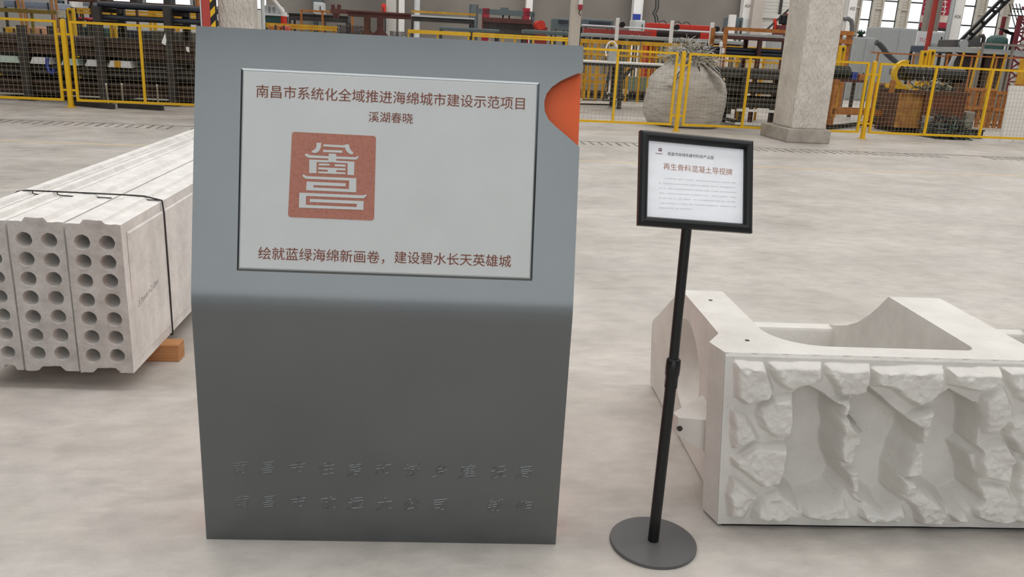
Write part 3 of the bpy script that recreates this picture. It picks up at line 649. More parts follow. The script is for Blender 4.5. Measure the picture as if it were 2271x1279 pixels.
pilaster(884, 897, 'narrow bright pillar on the back wall beside a wider one', WHI, 40)
def pipe_v(x, r, b, label, m, z1=TOPZ):
    a0 = at(x, 20, b)[0]; m_ = MB(); m_.tube((a0, b, 0), (a0, b, z1), r, 12)
    m_.box(a0-.12, b-.12, 0, a0+.12, b+.12, .04); hone('vertical_pipe', m_, m, label, 'pipe', a0, b, smooth=True)
pipe_v(925, .13, 39.5, 'thin pale vertical pipe in front of the back wall', LGREY)
pipe_v(2110, .14, 41, 'grey downpipe left of the column marked A06', GREY)
pipe_v(2103, .05, 40.9, 'thin white pipe beside the grey downpipe', WHI)
o = hthing('blue_base_band', 'blue and white wrapper round the foot of a white wall column', 'banner', at(1411, 30, 41.2)[0], 41.2)
a0, a1, z0, z1 = span(1405, 1420, 31, 44, 41.2); z0 = at(1411, 44, 41.2)[1]; zmid = at(1411, 31, 41.2)[1]
a0, a1 = at(1404, 35, 41.2)[0], at(1421, 35, 41.2)[0]
MB().box(a0, 41.2, z0, a1, 41.25, zmid).build('blue_band', BLUE, o); MB().box(a0, 41.2, zmid, a1, 41.25, 6.5).build('white_sheet', PAPER, o)

# ------------------------------------------------------------------ big concrete columns by the fence
def hammered(name, rgb, dark):
    m = concrete(name, rgb, dark, 2.2, .5, 14, spots=False, rough=.9); t = m.node_tree; b = t.nodes['Principled BSDF']
    tcn = t.nodes.new('ShaderNodeTexCoord'); mp = t.nodes.new('ShaderNodeMapping'); mp.inputs['Rotation'].default_value = (.6, .75, .2); mp.inputs['Scale'].default_value = (1, 1, .33)
    n = t.nodes.new('ShaderNodeTexNoise'); n.inputs['Scale'].default_value = 30; n.inputs['Detail'].default_value = 3; t.links.new(tcn.outputs['Object'], mp.inputs[0]); t.links.new(mp.outputs[0], n.inputs['Vector'])
    bp = t.nodes.new('ShaderNodeBump'); bp.inputs['Strength'].default_value = 1; bp.inputs['Distance'].default_value = .06; t.links.new(n.outputs[0], bp.inputs['Height']); t.links.new(bp.outputs[0], b.inputs['Normal'])
    return m
HAM = hammered('hammered_concrete', (222, 214, 204), (200, 192, 182))
o = hthing('concrete_column', 'massive rough-textured concrete column on a plinth standing in the yellow fence line', 'column', 7.66, 15.9); o['kind'] = 'thing'
MB().box(7.315, 15.5, .26, 8.02, 16.42, 7.5).build('shaft', HAM, o, bevel=.03)
MB().box(7.20, 15.40, 0, 8.09, 16.70, .265).build('plinth', concrete('plinth_concrete', (176, 168, 158), (150, 142, 132), 4, .4, 20), o, bevel=.02)
o = hthing('concrete_column', 'rough-textured concrete column behind the information board, beside the red and striped guard', 'column', -3.1, 15.8); o['kind'] = 'thing'
MB().box(-3.41, 15.5, .26, -2.81, 15.95, 7.5).build('shaft', HAM, o, bevel=.03)
MB().box(-3.5, 15.4, 0, -2.7, 16.05, .265).build('plinth', bpy.data.materials['plinth_concrete'], o, bevel=.02)
a0 = at(583, 25, 16.2)[0]; mb = MB(); mb.tube((a0, 16.2, 0), (a0, 16.2, 5), .035, 12); mb.box(a0-.08, 16.12, 0, a0+.08, 16.28, .03); hone('conduit_pipe', mb, LGREY, 'light grey conduit pipe beside the left concrete column', 'pipe', a0, 16.2, smooth=True)
# red guard with hazard tape
o = hthing('column_guard', 'red sheet metal guard with black and yellow hazard stripes beside the left concrete column', 'guard', -3.6, 15.2)
a0, a1, a2 = (at(x, 28, 15.2)[0] for x in (447, 466, 480))
MB().box(a0, 15.2, 0, a1, 15.3, 2.6).build('red_sheet', REDP, o, bevel=.01)
MB().box(a1, 15.2, 0, a2, 15.24, 2.6).build('black_strip', BLK, o)
for k in range(11):
    z = .1+k*.235; MB().prism([[(a1+.003, z), (a2-.02, z+.09), (a2-.02, z+.2), (a1+.003, z+.11)]], lambda x, zz_: (x, 15.195, zz_), lambda x, zz_: (x, 15.2, zz_)).build('yellow_stripe', YEL, o)
MB().box(a0-.02, 15.19, 0, a0, 15.3, 2.6).build('edge_trim', LGREY, o)

# ------------------------------------------------------------------ yellow mesh fence
FB = 16.78; posts = [-10.44, -6.478, -2.52, 1.445, 5.409, 9.53, 13.6]
pst = hthing('fence_post', 'yellow fence post', 'fence post', posts[1], FB, 'yellow mesh fence')
MB().box(posts[1]-.04, FB-.04, 0, posts[1]+.04, FB+.04, 1.585).build('tube', YEL, pst, bevel=.006)
MB().lathe((posts[1], FB, 1.585), [(.042, 0), (.042, .008), (.022, .018), (.001, .02)], 16).build('cap', YEL, pst, smooth=True)
MB().box(posts[1]-.075, FB-.075, 0, posts[1]+.075, FB+.075, .012).build('base_plate', YEL, pst)
for z in (.32, 1.33): MB().box(posts[1]-.12, FB-.012, z-.018, posts[1]+.12, FB+.012, z+.018).build('clip', YEL, pst)
PL = {1: 'yellow fence post left of the information board with dark tubes at its foot', 4: 'yellow fence post in front of the bulging scrap sack', 5: 'yellow fence post right of the big concrete column', 2: 'yellow fence post hidden behind the information board, left one', 3: 'yellow fence post hidden behind the information board, right one'}
for k in (2, 3, 4, 5): dup(pst, hp(posts[k], FB), label=PL[k])
pst['label'] = PL[1]
F0 = posts[4]; L0 = 3.80
fs_ = hthing('fence_section', 'x', 'fence section', F0+.115, FB, 'yellow mesh fence')
a0, a1, z0, z1 = F0+.115, F0+.115+L0, .115, 1.575
f = MB(); T = .045
f.box(a0, FB-T/2, z0, a0+T, FB+T/2, z1); f.box(a1-T, FB-T/2, z0, a1, FB+T/2, z1); f.box(a0+T, FB-T/2, z1-T, a1-T, FB+T/2, z1); f.box(a0+T, FB-T/2, z0, a1-T, FB+T/2, z0+T)
f.build('frame', YEL, fs_)
for q in (1/3, 2/3): c_ = a0+L0*q; MB().box(c_-T/2, FB-T/2, z0+T, c_+T/2, FB+T/2, z1-T).build('mid_bar', YEL, fs_)
f = MB(); x = a0+T+.04
while x < a1-T: f.box(x-.0016, FB-.0016, z0+T, x+.0016, FB+.0016, z1-T); x += .083
z = z0+T+.04
while z < z1-T: f.box(a0+T, FB+.0016, z-.0016, a1-T, FB+.0048, z+.0016); z += .086
f.build('wire_mesh', MESHW, fs_)
FL = ['yellow mesh fence section at the left picture edge in front of the dark steel rack', 'yellow mesh fence section left of the information board, white paper scrap on it',
      'yellow mesh fence section hidden behind the information board', 'yellow mesh fence section between the information board and the scrap sack post', 'yellow mesh fence section passing behind the big concrete column', 'yellow mesh fence section in front of the rusty scrap bin at the right edge']
fs_['label'] = FL[4]
for k in (0, 1, 2, 3, 5): dup(fs_, hp(posts[k]+.115, FB), label=FL[k], sx=(posts[k+1]-posts[k]-.23)/L0)
fs_.scale = ((posts[5]-posts[4]-.23)/L0, 1, 1)
# paper scraps on the fence
q = [at(x, y, FB-.03) for x, y in ((366, 73), (369, 90), (367, 101), (358, 95))]
hone('paper_scrap', MB().prism([q], lambda a, z: (a, FB-.03, z), lambda a, z: (a, FB-.027, z)), PAPER, 'white pointed scrap of paper caught on the left fence section', 'paper', q[0][0], FB)
q = [at(x, y, FB-.03) for x, y in ((412, 104), (419, 104), (420, 116), (414, 114))]
hone('paper_tag', MB().prism([q], lambda a, z: (a, FB-.03, z), lambda a, z: (a, FB-.027, z)), PAPER, 'small white tag on the left fence beside the information board', 'paper', q[0][0], FB)
# things at the foot of the left fence
for (xa, ya, xb, yb), lab in (((168, 234, 252, 242), 'dark square steel tube on the floor right beside the left fence post'), ((264, 239, 362, 245), 'dark square steel tube on the floor nearer the information board')):
    p, q = gnd(xa, ya), gnd(xb, yb); m_ = MB(); m_.bar((p[0], p[1], .045), (q[0], q[1], .045), .09, .09); hone('square_tube', m_, DARK, lab, 'steel tube', p[0], p[1], 'square steel tubes lying along the fence')
for xa, ya, xb, yb, lab in ((235, 186, 241, 233, 'leftmost of three white sticks leaning on the fence'), (270, 186, 274, 234, 'middle one of three white sticks leaning on the fence'), (348, 189, 352, 236, 'white stick leaning on the fence nearest the information board')):
    p = gnd(xb, yb); t_ = at(xa, ya, FB-.06); m_ = MB(); m_.bar((p[0], p[1], 0), (t_[0], FB-.06, t_[1]), .03); hone('white_stick', m_, mat('dusty_white', (196, 190, 180), .7), lab, 'stick', p[0], p[1], 'white sticks leaning on the fence')

# ------------------------------------------------------------------ scrap sack
SA, SB = 6.02, 18.25
FAB = mat('woven_white_sack', (204, 199, 192), .75, rgb2=(178, 172, 165), scale=1.8, bump=1.0, bscale=3.2, stretch=(1, 1, 3.2))
[setattr(n_.inputs['Distance'], 'default_value', .10) for n_ in FAB.node_tree.nodes if n_.type == 'BUMP']
sk = hthing('bulk_sack', 'huge pale woven bulk sack overflowing with wire behind the yellow fence post', 'sack', SA, SB)
n = 72; prof = [(.70, 0), (.80, .03), (.86, .15), (.89, .35), (.90, .6), (.88, .78), (.80, .98), (.66, 1.18), (.50, 1.32), (.38, 1.42), (.34, 1.46), (.30, 1.40)]
vs_, fs = [], []
for i, (r, z) in enumerate(prof):
    for k in range(n):
        t = 2*PI*k/n; w_ = 1 + .03*math.sin(5*t+i*.4) + .018*math.sin(11*t-i*1.3) + .012*math.sin(3*t+i*2.1) + (.05*math.sin(8*t) + .03*math.sin(17*t+1) if z > .9 else 0)
        dz = (.03*math.sin(3*t+1) + .012*math.sin(9*t))*(1 if z > .05 else 0)
        vs_.append((SA + r*w_*math.cos(t), SB + r*w_*math.sin(t)*.95, z+dz))
for i in range(len(prof)-1):
    for k in range(n): fs.append((i*n+k, i*n+(k+1) % n, (i+1)*n+(k+1) % n, (i+1)*n+k))
fs.append(tuple(range(n-1, -1, -1)))
MB().add(vs_, fs).build('bag', FAB, sk, smooth=True)
for s_ in (-1, 1):
    pts = [(SA+s_*.12, SB-.42, 1.40), (SA+s_*.30, SB-.50, 1.28), (SA+s_*.50, SB-.62, 1.08), (SA+s_*.62, SB-.66, .88)]
    m_ = MB(); 
    for p, q in zip(pts, pts[1:]): m_.bar(p, q, .22, .015)
    m_.build('lifting_strap', FAB, sk)
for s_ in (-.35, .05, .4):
    m_ = MB(); m_.path([(SA+s_*.6, SB-.5, 1.36), (SA+s_*1.2, SB-.66, 1.16), (SA+s_*1.6, SB-.76, .95)], .02, 6, r2=.004); m_.build('fold_shadow', DARK, sk)  # dark tapered strips standing in for shade in the sack's folds
sc = MB(); rr = random.Random(11)
for k in range(900):
    t = rr.uniform(0, 2*PI); r = .50*math.sqrt(rr.random()); z = rr.uniform(1.34, 1.50)+(.5-r)*.62; p = Vector((SA+r*math.cos(t), SB+r*math.sin(t), z)); pts = [p]
    d = Vector((rr.uniform(-1, 1), rr.uniform(-1, 1), rr.uniform(-.3, .9))).normalized()
    for _ in range(3): d = (d + Vector((rr.uniform(-.9, .9), rr.uniform(-.9, .9), rr.uniform(-.9, .5)))).normalized(); pts.append(pts[-1]+d*rr.uniform(.05, .15))
    sc.k = rr.choice((0, 0, 1, 2)); sc.path(pts, rr.uniform(.003, .007), 4)
hone('scrap_wire', sc, [WIRE, DARK, mat('bright_foil', (220, 222, 222), .3, .5)], 'tangle of silver and dark scrap wire bulging out of the bulk sack', 'scrap wire', SA, SB)['kind'] = 'stuff'
# ------------------------------------------------------------------ machines and stock behind the fence
def legs(o, a0, a1, b0, b1, z, m, t=.07, n=2):
    if z < .12: return
    for i in range(n):
        a = a0+t/2+(a1-a0-t)*i/max(1, n-1)
        for b in (b0+t/2, b1-t/2): MB().box(a-t/2, b-t/2, 0, a+t/2, b+t/2, z).build('leg', m, o)
def cab(name, label, cat, x0, y0, x1, y1, b, d, m, stand=True, door=0, hm=DARK, group=None, floor=False, part='body'):
    """a cabinet-like machine housing: body, doors with handles, stand"""
    a0, a1, z0, z1 = span(x0, y0, x1, y1, b)
    if floor: z0 = 0
    o = hthing(name, label, cat, (a0+a1)/2, b+d/2, group)
    MB().box(a0, b, z0, a1, b+d, z1).build(part, m, o, bevel=.03)
    for k in range(door):
        p, q = a0+(a1-a0)*k/door, a0+(a1-a0)*(k+1)/door
        dd = MB().box(p+.03, b-.02, z0+.06, q-.03, b, z1-.06).build('door', m, o, bevel=.008)
        hx = q-.12 if k % 2 == 0 else p+.12; hz = z0+(z1-z0)*.4
        MB().box(hx-.02, b-.05, hz-.12, hx+.02, b-.02, hz+.12).build('handle', hm, dd)
    if stand and not floor: legs(o, a0, a1, b, b+d, z0, hm)
    return o, (a0, a1, z0, z1)
def pbar(mb, x0, y0, x1, y1, b, t, b2=None):
    p, q = at(x0, y0, b), at(x1, y1, b2 or b); return mb.bar((p[0], b, p[1]), (q[0], b2 or b, q[1]), t)
def ppost(o, x, ytop, b, t, m, name='post', ref=None):
    a, z = at(x, ytop, b); return MB().box(a-t/2, b-t/2, 0, a+t/2, b+t/2, z).build(name, m, o)
def rail(name, label, cat, x0, x1, ys, b, m, xs, t=.06, group=None, ylast=None, pt=None):
    """horizontal rails carried by posts that stand on the floor; ys are heights at x0, the hall perspective does the rest"""
    a0, a1 = at(x0, ys[0], b)[0], at(x1, ys[0], b)[0]; o = hthing(name, label, cat, (a0+a1)/2, b, group)
    zs = [at(x0, y, b)[1] for y in ys]
    for z in zs: MB().box(a0, b-t/2, z-t/2, a1, b+t/2, z+t/2).build('rail', m, o)
    for x in xs:
        a = at(x, ys[0], b)[0]; q = (pt or t)/2; MB().box(a-q, b+t/2, 0, a+q, b+t/2+2*q, max(zs)+t/2).build('post', m, o)
    return o, a0, a1, zs
# --- steel stock rack left
def rack(label, xs, b0, b1, tiers, ytop, m, aa):
    a0, a1 = aa; o = hthing('stock_rack', label, 'rack', (a0+a1)/2, (b0+b1)/2)
    for x in xs:
        a = at(x, 100, b0)[0]; z = at(x, ytop if x > 100 else 56, b0)[1]
        for b in (b0, b1): MB().box(a-.07, b-.07, 0, a+.07, b+.07, z).build('post', m, o)
        for z in [t_ for t_ in tiers if t_ < 1.5 or x > 100]: MB().box(a-.05, b0+.07, z-.09, a+.05, b1-.07, z-.005).build('arm', m, o)
        MB().box(a-.14, b0-.14, 0, a+.14, b1+.14, .03).build('foot', m, o)
    return o
def pipes(z, r, cols, layers, a0, a1, b0, b1, m, label, group, name='steel_pipe', jit=.25):
    """pipes lie on a tier; from here nothing tells one from the next, so they share a label"""
    pr_ = None; rr = random.Random(int(z*100)+cols)
    for L in range(layers):
        for k in range(cols - (L % 2)):
            b = b0 + (k + .5 + .5*(L % 2))*(b1-b0)/cols; zc = z + r + L*r*1.78
            if pr_ is None:
                pr_ = hone(name, MB().tube((a0, b, zc), (a1, b, zc), r, 12), m, label, 'steel pipe', a0, b, group, smooth=True); zb = zc; pr_.location = hp(a0, b, 0)
            else:
                c = pr_.copy(); COL.objects.link(c); c.location = hp(a0 + rr.uniform(-jit, jit), b, zc-zb)
RB0, RB1 = 17.95, 19.35
ra0, ra1 = at(-45, 100, RB0)[0], at(440, 100, RB0)[0]
rack('dark steel stock rack loaded with pipes behind the left mesh fence', (52, 222, 376), RB0, RB1, (.12, .50, .90, 1.62, 1.86), 14, DARK, (ra0, ra1))
pi0, pi1 = RB0+.08, RB1-.08
pipes(.12, .052, 11, 3, ra0, ra1, pi0, pi1, PIPEB, 'long rusty brown pipe on the bottom tier of the stock rack', 'rusty pipes on the bottom tier')
pipes(.50, .056, 11, 2, ra0, ra1, pi0, pi1, DARK, 'long black pipe on the second tier of the stock rack', 'black pipes on the second tier')
pipes(.90, .05, 11, 4, ra0, ra1, pi0, pi1, PIPEB, 'long rusty brown pipe on the thick middle tier of the stock rack', 'rusty pipes on the middle tier')
ta = at(215, 50, RB0)[0]
pipes(1.62, .055, 10, 1, ta, ra1+.2, pi0, pi1, NAVY, 'blue-black pipe just above the fence rail on the fourth tier of the stock rack', 'blue-black pipes on the fourth tier')
pipes(1.86, .055, 10, 1, ta, ra1+.2, pi0, pi1, NAVY, 'blue-black pipe on the top tier of the stock rack', 'blue-black pipes on the top tier')
for xa, xb, zt_, lab in ((-60, 205, .95, 'long dark steel crate behind the stock rack, left one'), (210, 450, .92, 'long dark steel crate behind the stock rack, right one')):
    a0, a1 = at(xa, 150, 20.6)[0], at(xb, 150, 20.6)[0]; o = hthing('steel_crate', lab, 'crate', (a0+a1)/2, 20.6, 'steel crates behind the stock rack')
    MB().box(a0, 20.6, .06, a1, 21.6, zt_).build('shell', mat('dark_crate_steel', (52, 46, 44), .7, rgb2=(36, 33, 32), scale=3), o, bevel=.02)
    for k in range(9): a = a0+.1+(a1-a0-.2)*k/8; MB().box(a-.04, 20.55, 0, a+.04, 20.6, zt_).build('stiffener', DARK, o)
PALE = mat('pale_green_sheet', (196, 214, 204), .5, var=.05); PB = 17.97
for xa, ya, xb, yb, lab in ((-20, 122, 43, 138, 'pale green sheet stack on the rack at the left picture edge'), (67, 124, 112, 141, 'pale sheet stack on the rack left of the fence post'), (136, 130, 175, 144, 'pale green sheet stack on the rack right behind the fence post'), (189, 131, 233, 147, 'white sheet stack in the middle of the stock rack'), (240, 132, 292, 148, 'white sheet stack with an ochre band on the stock rack')):
    a0, a1, z0, z1 = span(xa, ya, xb, yb, PB); z0 = .50+.056*3.8+.004; z1 = z0 + .13
    o = hthing('sheet_stack', lab, 'sheets', a0, PB, 'pale sheets on the stock rack')
    for k in range(5): MB().box(a0+.01*k, PB-.02+.006*k, z0+k*.026, a1-.008*k, PB+.9, z0+k*.026+.024).build('sheet', PALE if 'green' in lab else PAPER, o)
    if 'ochre' in lab: am = a0+(a1-a0)*.28; MB().box(am, PB-.03, z0, am+.12, PB-.02, z1).build('band', YELD, o)
# --- above the left fence
p, q = at(-30, 19, 17.3), at(152, 27, 17.3)
o, *_ = rail('olive_pipe_rail', 'olive pipe handrail running above the left mesh fence', 'handrail', -30, 150, (20,), 20.3, mat('olive_paint', (142, 118, 40), .5, rgb2=(112, 92, 34)), (-20, 66, 148), t=.085, pt=.05)
rail('thin_brown_rail', 'thin brown rail on slim posts between the yellow bracket and the red guard', 'handrail', 150, 452, (0,), 24, RUST, (200, 300, 380, 440), t=.06)
rail('yellow_guard_rail', 'worn yellow double rail behind the blue-black pipes near the red guard', 'guard rail', 330, 452, (27, 35), 27, YELD, (340, 390, 446), t=.09)
rail('amber_rail', 'worn amber rail low behind the blue-black pipes', 'guard rail', 170, 345, (20, 27), 28, YELD, (180, 250, 330), t=.07)
def ubracket(label, x0, y0, x1, y1, b):
    a0, a1, z0, z1 = span(x0, y0, x1, y1, b); o = hthing('yellow_bracket', label, 'bracket', (a0+a1)/2, b, 'yellow roller brackets'); t = (a1-a0)*.33
    MB().box(a0, b, 0, a0+t, b+.12, z1).build('upright', YEL, o, bevel=.01); MB().box(a1-t, b, 0, a1, b+.12, z1).build('upright', YEL, o, bevel=.01)
    MB().box(a0+t, b, z1-t, a1-t, b+.12, z1).build('bridge', YEL, o, bevel=.01); MB().tube(((a0+a1)/2, b-.04, z1-t*1.8), ((a0+a1)/2, b+.16, z1-t*1.8), t*.45, 12).build('roller', DARK, o)
ubracket('tall yellow roller bracket just right of the left fence post', 150, 18, 165, 84, 19.9)
ubracket('small yellow roller bracket between two tiers of blue-black pipes', 240, 25, 254, 44, 20.0)
ubracket('left one of two yellow roller brackets below the red pole', 2044, 112, 2057, 145, 23)
ubracket('right one of two yellow roller brackets below the red pole', 2061, 110, 2074, 140, 23)
ubracket('small yellow roller bracket just right of the big concrete column', 1864, 101, 1877, 115, 23)
for (x0, x1, lab) in ((38, 62, 'pair of leaning timber props left of the post'), (112, 132, 'pair of leaning timber props above the left fence post')):
    o = hthing('timber_props', lab + ', raw wood', 'timber', at((x0+x1)/2, 10, 21)[0], 21)
    for s in (0, 10): m_ = MB(); pa = at(x0+s, -5, 21); qa = at(x1+s, 48, 21); m_.bar((pa[0], 21, pa[1]), (qa[0], 21, qa[1]-1.6), .05); m_.build('prop', WOOD, o)
a, z = at(137, 42, FB+.6); o = hthing('wire_coil', 'silver wire coil sitting on a stub right behind the left fence post', 'coil', a, FB+.6)
MB().tube((a, FB+.6, 0), (a, FB+.6, z+.02), .05, 12).build('stub', DARK, o)
for k in range(5): m_ = MB(); m_.path([(a+.07*math.cos(t), FB+.6+.07*math.sin(t), z+.03+k*.028) for t in np.linspace(0, 2*PI, 18)], .012, 6); m_.build('turn', WIRE, o, smooth=True)
cab('slate_cabinet', 'long blue-grey machine housing above the olive rail at the top left', 'machine', 8, 3, 116, 18, 30, 1.5, mat('bluish_grey_paint', (136, 146, 162), .5, var=.05), door=3)
cab('slate_box', 'bluish grey box above the post right of the timber props', 'machine', 122, 0, 138, 18, 32, 1, SLATE, door=1)
cab('white_box', 'white enamel box between the timber props and a crimson strip', 'machine', 142, -8, 160, 16, 32, 1, WHI, door=1)
cab('crimson_machine', 'low crimson machine part above the fence right of the tall yellow bracket', 'machine', 172, 38, 197, 45, 22, .8, CRIM, door=1)
o, (a0, a1, z0, z1) = cab('dark_boom', 'long dark blue-grey beam machine along the top left', 'machine', 175, 12, 452, 19, 33, 1.0, mat('blue_grey_paint', (112, 120, 132), .5, var=.06), stand=True, part='beam')
for x in (232, 298, 372): a = at(x, 10, 33)[0]; MB().box(a-.12, 32.9, z1, a+.12, 33.6, z1+.9).build('bracket', DARK, o)
cab('orange_control_post', 'orange control post left of the red guard at the top', 'machine', 433, -6, 441, 22, 25, .4, ORA, door=1)
PEACH = mat('peach_carton', (206, 150, 116), .7, var=.1)
for x0, y0_, x1, y1_, m, lab in ((58, 60, 103, 84, PEACH, 'peach coloured carton seen through the left fence section above the pipes'), (10, 60, 34, 82, YELD, 'ochre box seen through the fence at the left picture edge'),
        (176, 60, 226, 88, GRN, 'dark green machine housing seen through the fence right of the post'), (246, 66, 318, 92, NAVY, 'navy machine housing seen through the middle of the left fence'), (334, 70, 428, 98, mat('dark_olive_machine', (62, 62, 54), .6, var=.15), 'dark olive machine housing seen through the fence behind the paper scrap')):
    cab('machine_box' if m is not PEACH else 'carton', lab, 'machine' if m is not PEACH else 'box', x0, y0_, x1, y1_, 22.95, .8, m, door=2)
# --- middle, above the information board
o, (a0, a1, z0, z1) = cab('wall_cabinet', 'light grey electrical cabinet under a grey column above the board', 'cabinet', 695, 5, 717, 31, 36, 1.0, LGREY, door=1)
o = hthing('lifting_cylinder', 'red cylinder with white head and slanting white arm above the board', 'machine', at(630, 40, 27)[0], 27)
a, z0 = at(630, 58, 27); _, z1 = at(630, 27, 27)
MB().tube((a, 27, 0), (a, 27, z1-.12), .09, 20).build('cylinder', RED, o, smooth=True); MB().tube((a, 27, z1-.12), (a, 27, z1), .095, 20).build('head', WHI, o, smooth=True)
q = at(601, -8, 27); MB().tube((a, 27, z1), (q[0], 27, q[1]), .05, 12).build('arm', WHI, o, smooth=True)
o, bx = cab('roller_bench', 'dark bench with a pale top carrying grey rolls right of the left column', 'bench', 588, 35, 626, 52, 30, 1.4, GRN, door=0, part='housing')
MB().box(bx[0]-.1, 29.9, bx[3], bx[1]+.1, 31.5, bx[3]+.08).build('bench_top', LGREY, o)
for k, x in enumerate((596, 606, 616)):
    a = at(x, 30, 30.4)[0]; mb = MB(); zt = bx[3]+.08; mb.tube((a, 30.1, zt+.13), (a, 31.2, zt+.13), .13, 18); hone('mesh_roll', mb, GREY, ('left', 'middle', 'right')[k] + ' grey roll of mesh lying on the dark bench', 'roll', a, 30.4, 'rolls on the dark bench', smooth=True)
o, bx = cab('belt_conveyor', 'long black belt conveyor with brown guard frame above the board', 'conveyor', 640, 36, 772, 47, 29, 1.2, DARK, part='bed')
MB().box(bx[0], 28.98, bx[3], bx[1], 30.2, bx[3]+.05).build('belt', BLK, o)
for x in (669, 716, 782):
    a = at(x, 40, 29)[0]; zt = at(x, 21+.045*(x-669), 29)[1]; MB().box(a-.035, 28.9, 0, a+.035, 28.97, zt).build('guard_post', ORA, o)
a0, a1 = at(669, 21, 29)[0], at(790, 21, 29)[0]; zt = at(669, 21, 29)[1]; MB().box(a0, 28.9, zt-.06, a1, 28.97, zt).build('guard_rail', ORA, o)
o, *_ = rail('yellow_roller_table', 'yellow double-beam roller table directly above the board', 'table', 590, 748, (53, 58), 24, YELD, (600, 645, 690, 707, 740), t=.07)
cab('orange_motor', 'orange motor housing at the left end of the yellow roller table', 'motor', 596, 56, 622, 72, 23.2, .5, ORA, door=1)
cab('red_motor', 'red and pale motor box under the red cylinder', 'motor', 624, 57, 640, 74, 23.2, .4, mat('faded_red', (190, 90, 78), .5), door=1)
def springs(x0, y0, x1, y1, b, lab, n):
    a0, a1, z0, z1 = span(x0, y0, x1, y1, b); o = hthing('spring_mat', lab, 'wire mat', (a0+a1)/2, b, 'stacked spring wire mats'); h = (z1-z0)/2
    MB().box(a0, b, 0, a1, b+.8, z0).build('trestle', DARK, o)
    for r in range(2):
        m_ = MB(); pts = []
        for i in range(n*2+1): pts.append((a0+(a1-a0)*i/(n*2), b+.05, z0+r*h+(0 if i % 2 else h*.9)))
        m_.path(pts, .018, 5); m_.build('wire_row', mat('purplish_wire', (88, 78, 84), .5, .3), o); m_ = MB(); m_.path([(p[0]+.03, b+.5, p[2]) for p in pts], .018, 5); m_.build('wire_row', mat('purplish_wire', (88, 78, 84), .5, .3), o)
springs(748, 55, 803, 73, 22.5, 'stack of zigzag spring wire mats left of the brown steel stand', 13)
springs(865, 69, 893, 80, 22.5, 'small stack of zigzag spring wire mats right of the brown steel stand', 8)
o = hthing('brown_steel_stand', 'brown red steel beam on two flared posts rising behind the board', 'steel stand', at(828, 50, 21.5)[0], 21.5)
a0, a1 = at(771, 28, 21.5)[0], at(912, 28, 21.5)[0]; zt = at(840, 28, 21.5)[1]
MB().box(a0, 21.5, zt-.12, a1, 21.75, zt-.02).build('beam', BROWN, o); MB().box(a0, 21.42, zt-.02, a1, 21.83, zt+.02).build('beam_flange', BROWN, o)
for x in (814, 843):
    a = at(x, 50, 21.5)[0]; z2 = at(x, 66, 21.5)[1]
    pst_ = MB(); pst_.box(a-.075, 21.5, z2, a+.075, 21.75, zt-.12); pst_.prism([[(a-.075, z2), (a+.075, z2), (a+.22, z2-.16), (a-.22, z2-.16)]], lambda x_, z_: (x_, 21.5, z_), lambda x_, z_: (x_, 21.75, z_)); pst_.box(a-.22, 21.5, 0, a+.22, 21.75, z2-.16)
    pst_.build('post', RUST if x < 830 else BROWN, o)
cl = MB(); q0 = at(732, 24, 21.5); q1 = at(771, 26, 21.5); cl.box(q0[0], 21.55, q1[1]-.05, q1[0], 21.7, q1[1]+.05)
for x in (737, 752): q = at(x, 10, 21.5); cl.bar((q[0], 21.6, q[1]), (q[0]+(.06 if x < 740 else -.06), 21.6, q1[1]-.15), .09)
cl.build('clamp', BROWN, o)
cab('fire_box', 'small red fire box on the wall pillar right of the brown stand', 'fire box', 846, 8, 856, 32, 39.6, .3, RED, door=1)
o, bx = cab('black_platform', 'long black platform with amber top rail above the board', 'conveyor', 912, 40, 1052, 49, 27, 1.3, DARK, part='bed')
MB().box(bx[0], 26.95, bx[3], bx[1], 28.3, bx[3]+.05).build('deck', LGREY, o)
MB().box(bx[0], 26.95, bx[3]+.12, bx[1]+.05, 27.02, bx[3]+.18).build('top_rail', YELD, o)
rail('yellow_barrier', 'lower yellow barrier directly above the board, left of a paired post', 'barrier', 905, 1044, (67, 71), 23.5, YEL, (906, 971, 1040), t=.05, group='yellow barriers above the board')
rail('yellow_barrier', 'yellow barrier above the board, between the paired post and the beige column', 'barrier', 1048, 1262, (74, 79), 23.5, YEL, (1050, 1116, 1143, 1184, 1226, 1258), t=.05, group='yellow barriers above the board')
cab('grey_roller_bench', 'low dark grey roller bench behind the left yellow barrier', 'bench', 976, 62, 1108, 70, 26, .8, SLATE, part='bed')
cab('green_grey_bench', 'green grey roller bench left of the beige column', 'bench', 1163, 68, 1266, 77, 26, .8, mat('green_grey_paint', (84, 98, 98), .5, var=.1), part='bed')
o = hthing('grey_tank', 'grey ribbed upright tank left of the rebar frame machine', 'tank', at(1051, 30, 33)[0], 33)
a, z1 = at(1051, 10, 33); r = (at(1060, 20, 33)[0]-at(1042, 20, 33)[0])/2; MB().tube((a, 33, 0), (a, 33, z1), r, 24).build('shell', GREY, o, smooth=True)
for k in range(6): t = -PI/2+(k-2.5)*.5; MB().tube((a+r*math.cos(t), 33+r*math.sin(t), .1), (a+r*math.cos(t), 33+r*math.sin(t), z1), .03, 6).build('rib', SLATE, o)
o = hthing('rebar_frame_machine', 'grey gantry machine with red cross beam and a comb of black bars', 'machine', at(1122, 40, 31)[0], 31)
a0, a1 = at(1060, 26, 31)[0], at(1186, 26, 31)[0]; zt = at(1122, 26, 31)[1]
MB().box(a0, 31, zt-.12, a1, 31.3, zt+.06).build('top_beam', SLATE, o)
for x in (1078, 1168): a = at(x, 30, 31)[0]; MB().box(a-.12, 31, 0, a+.12, 31.3, at(x, 18, 31)[1]).build('red_upright', CRIM, o)
MB().box(a1-.1, 31, 0, a1, 31.3, zt).build('end_post', SLATE, o)
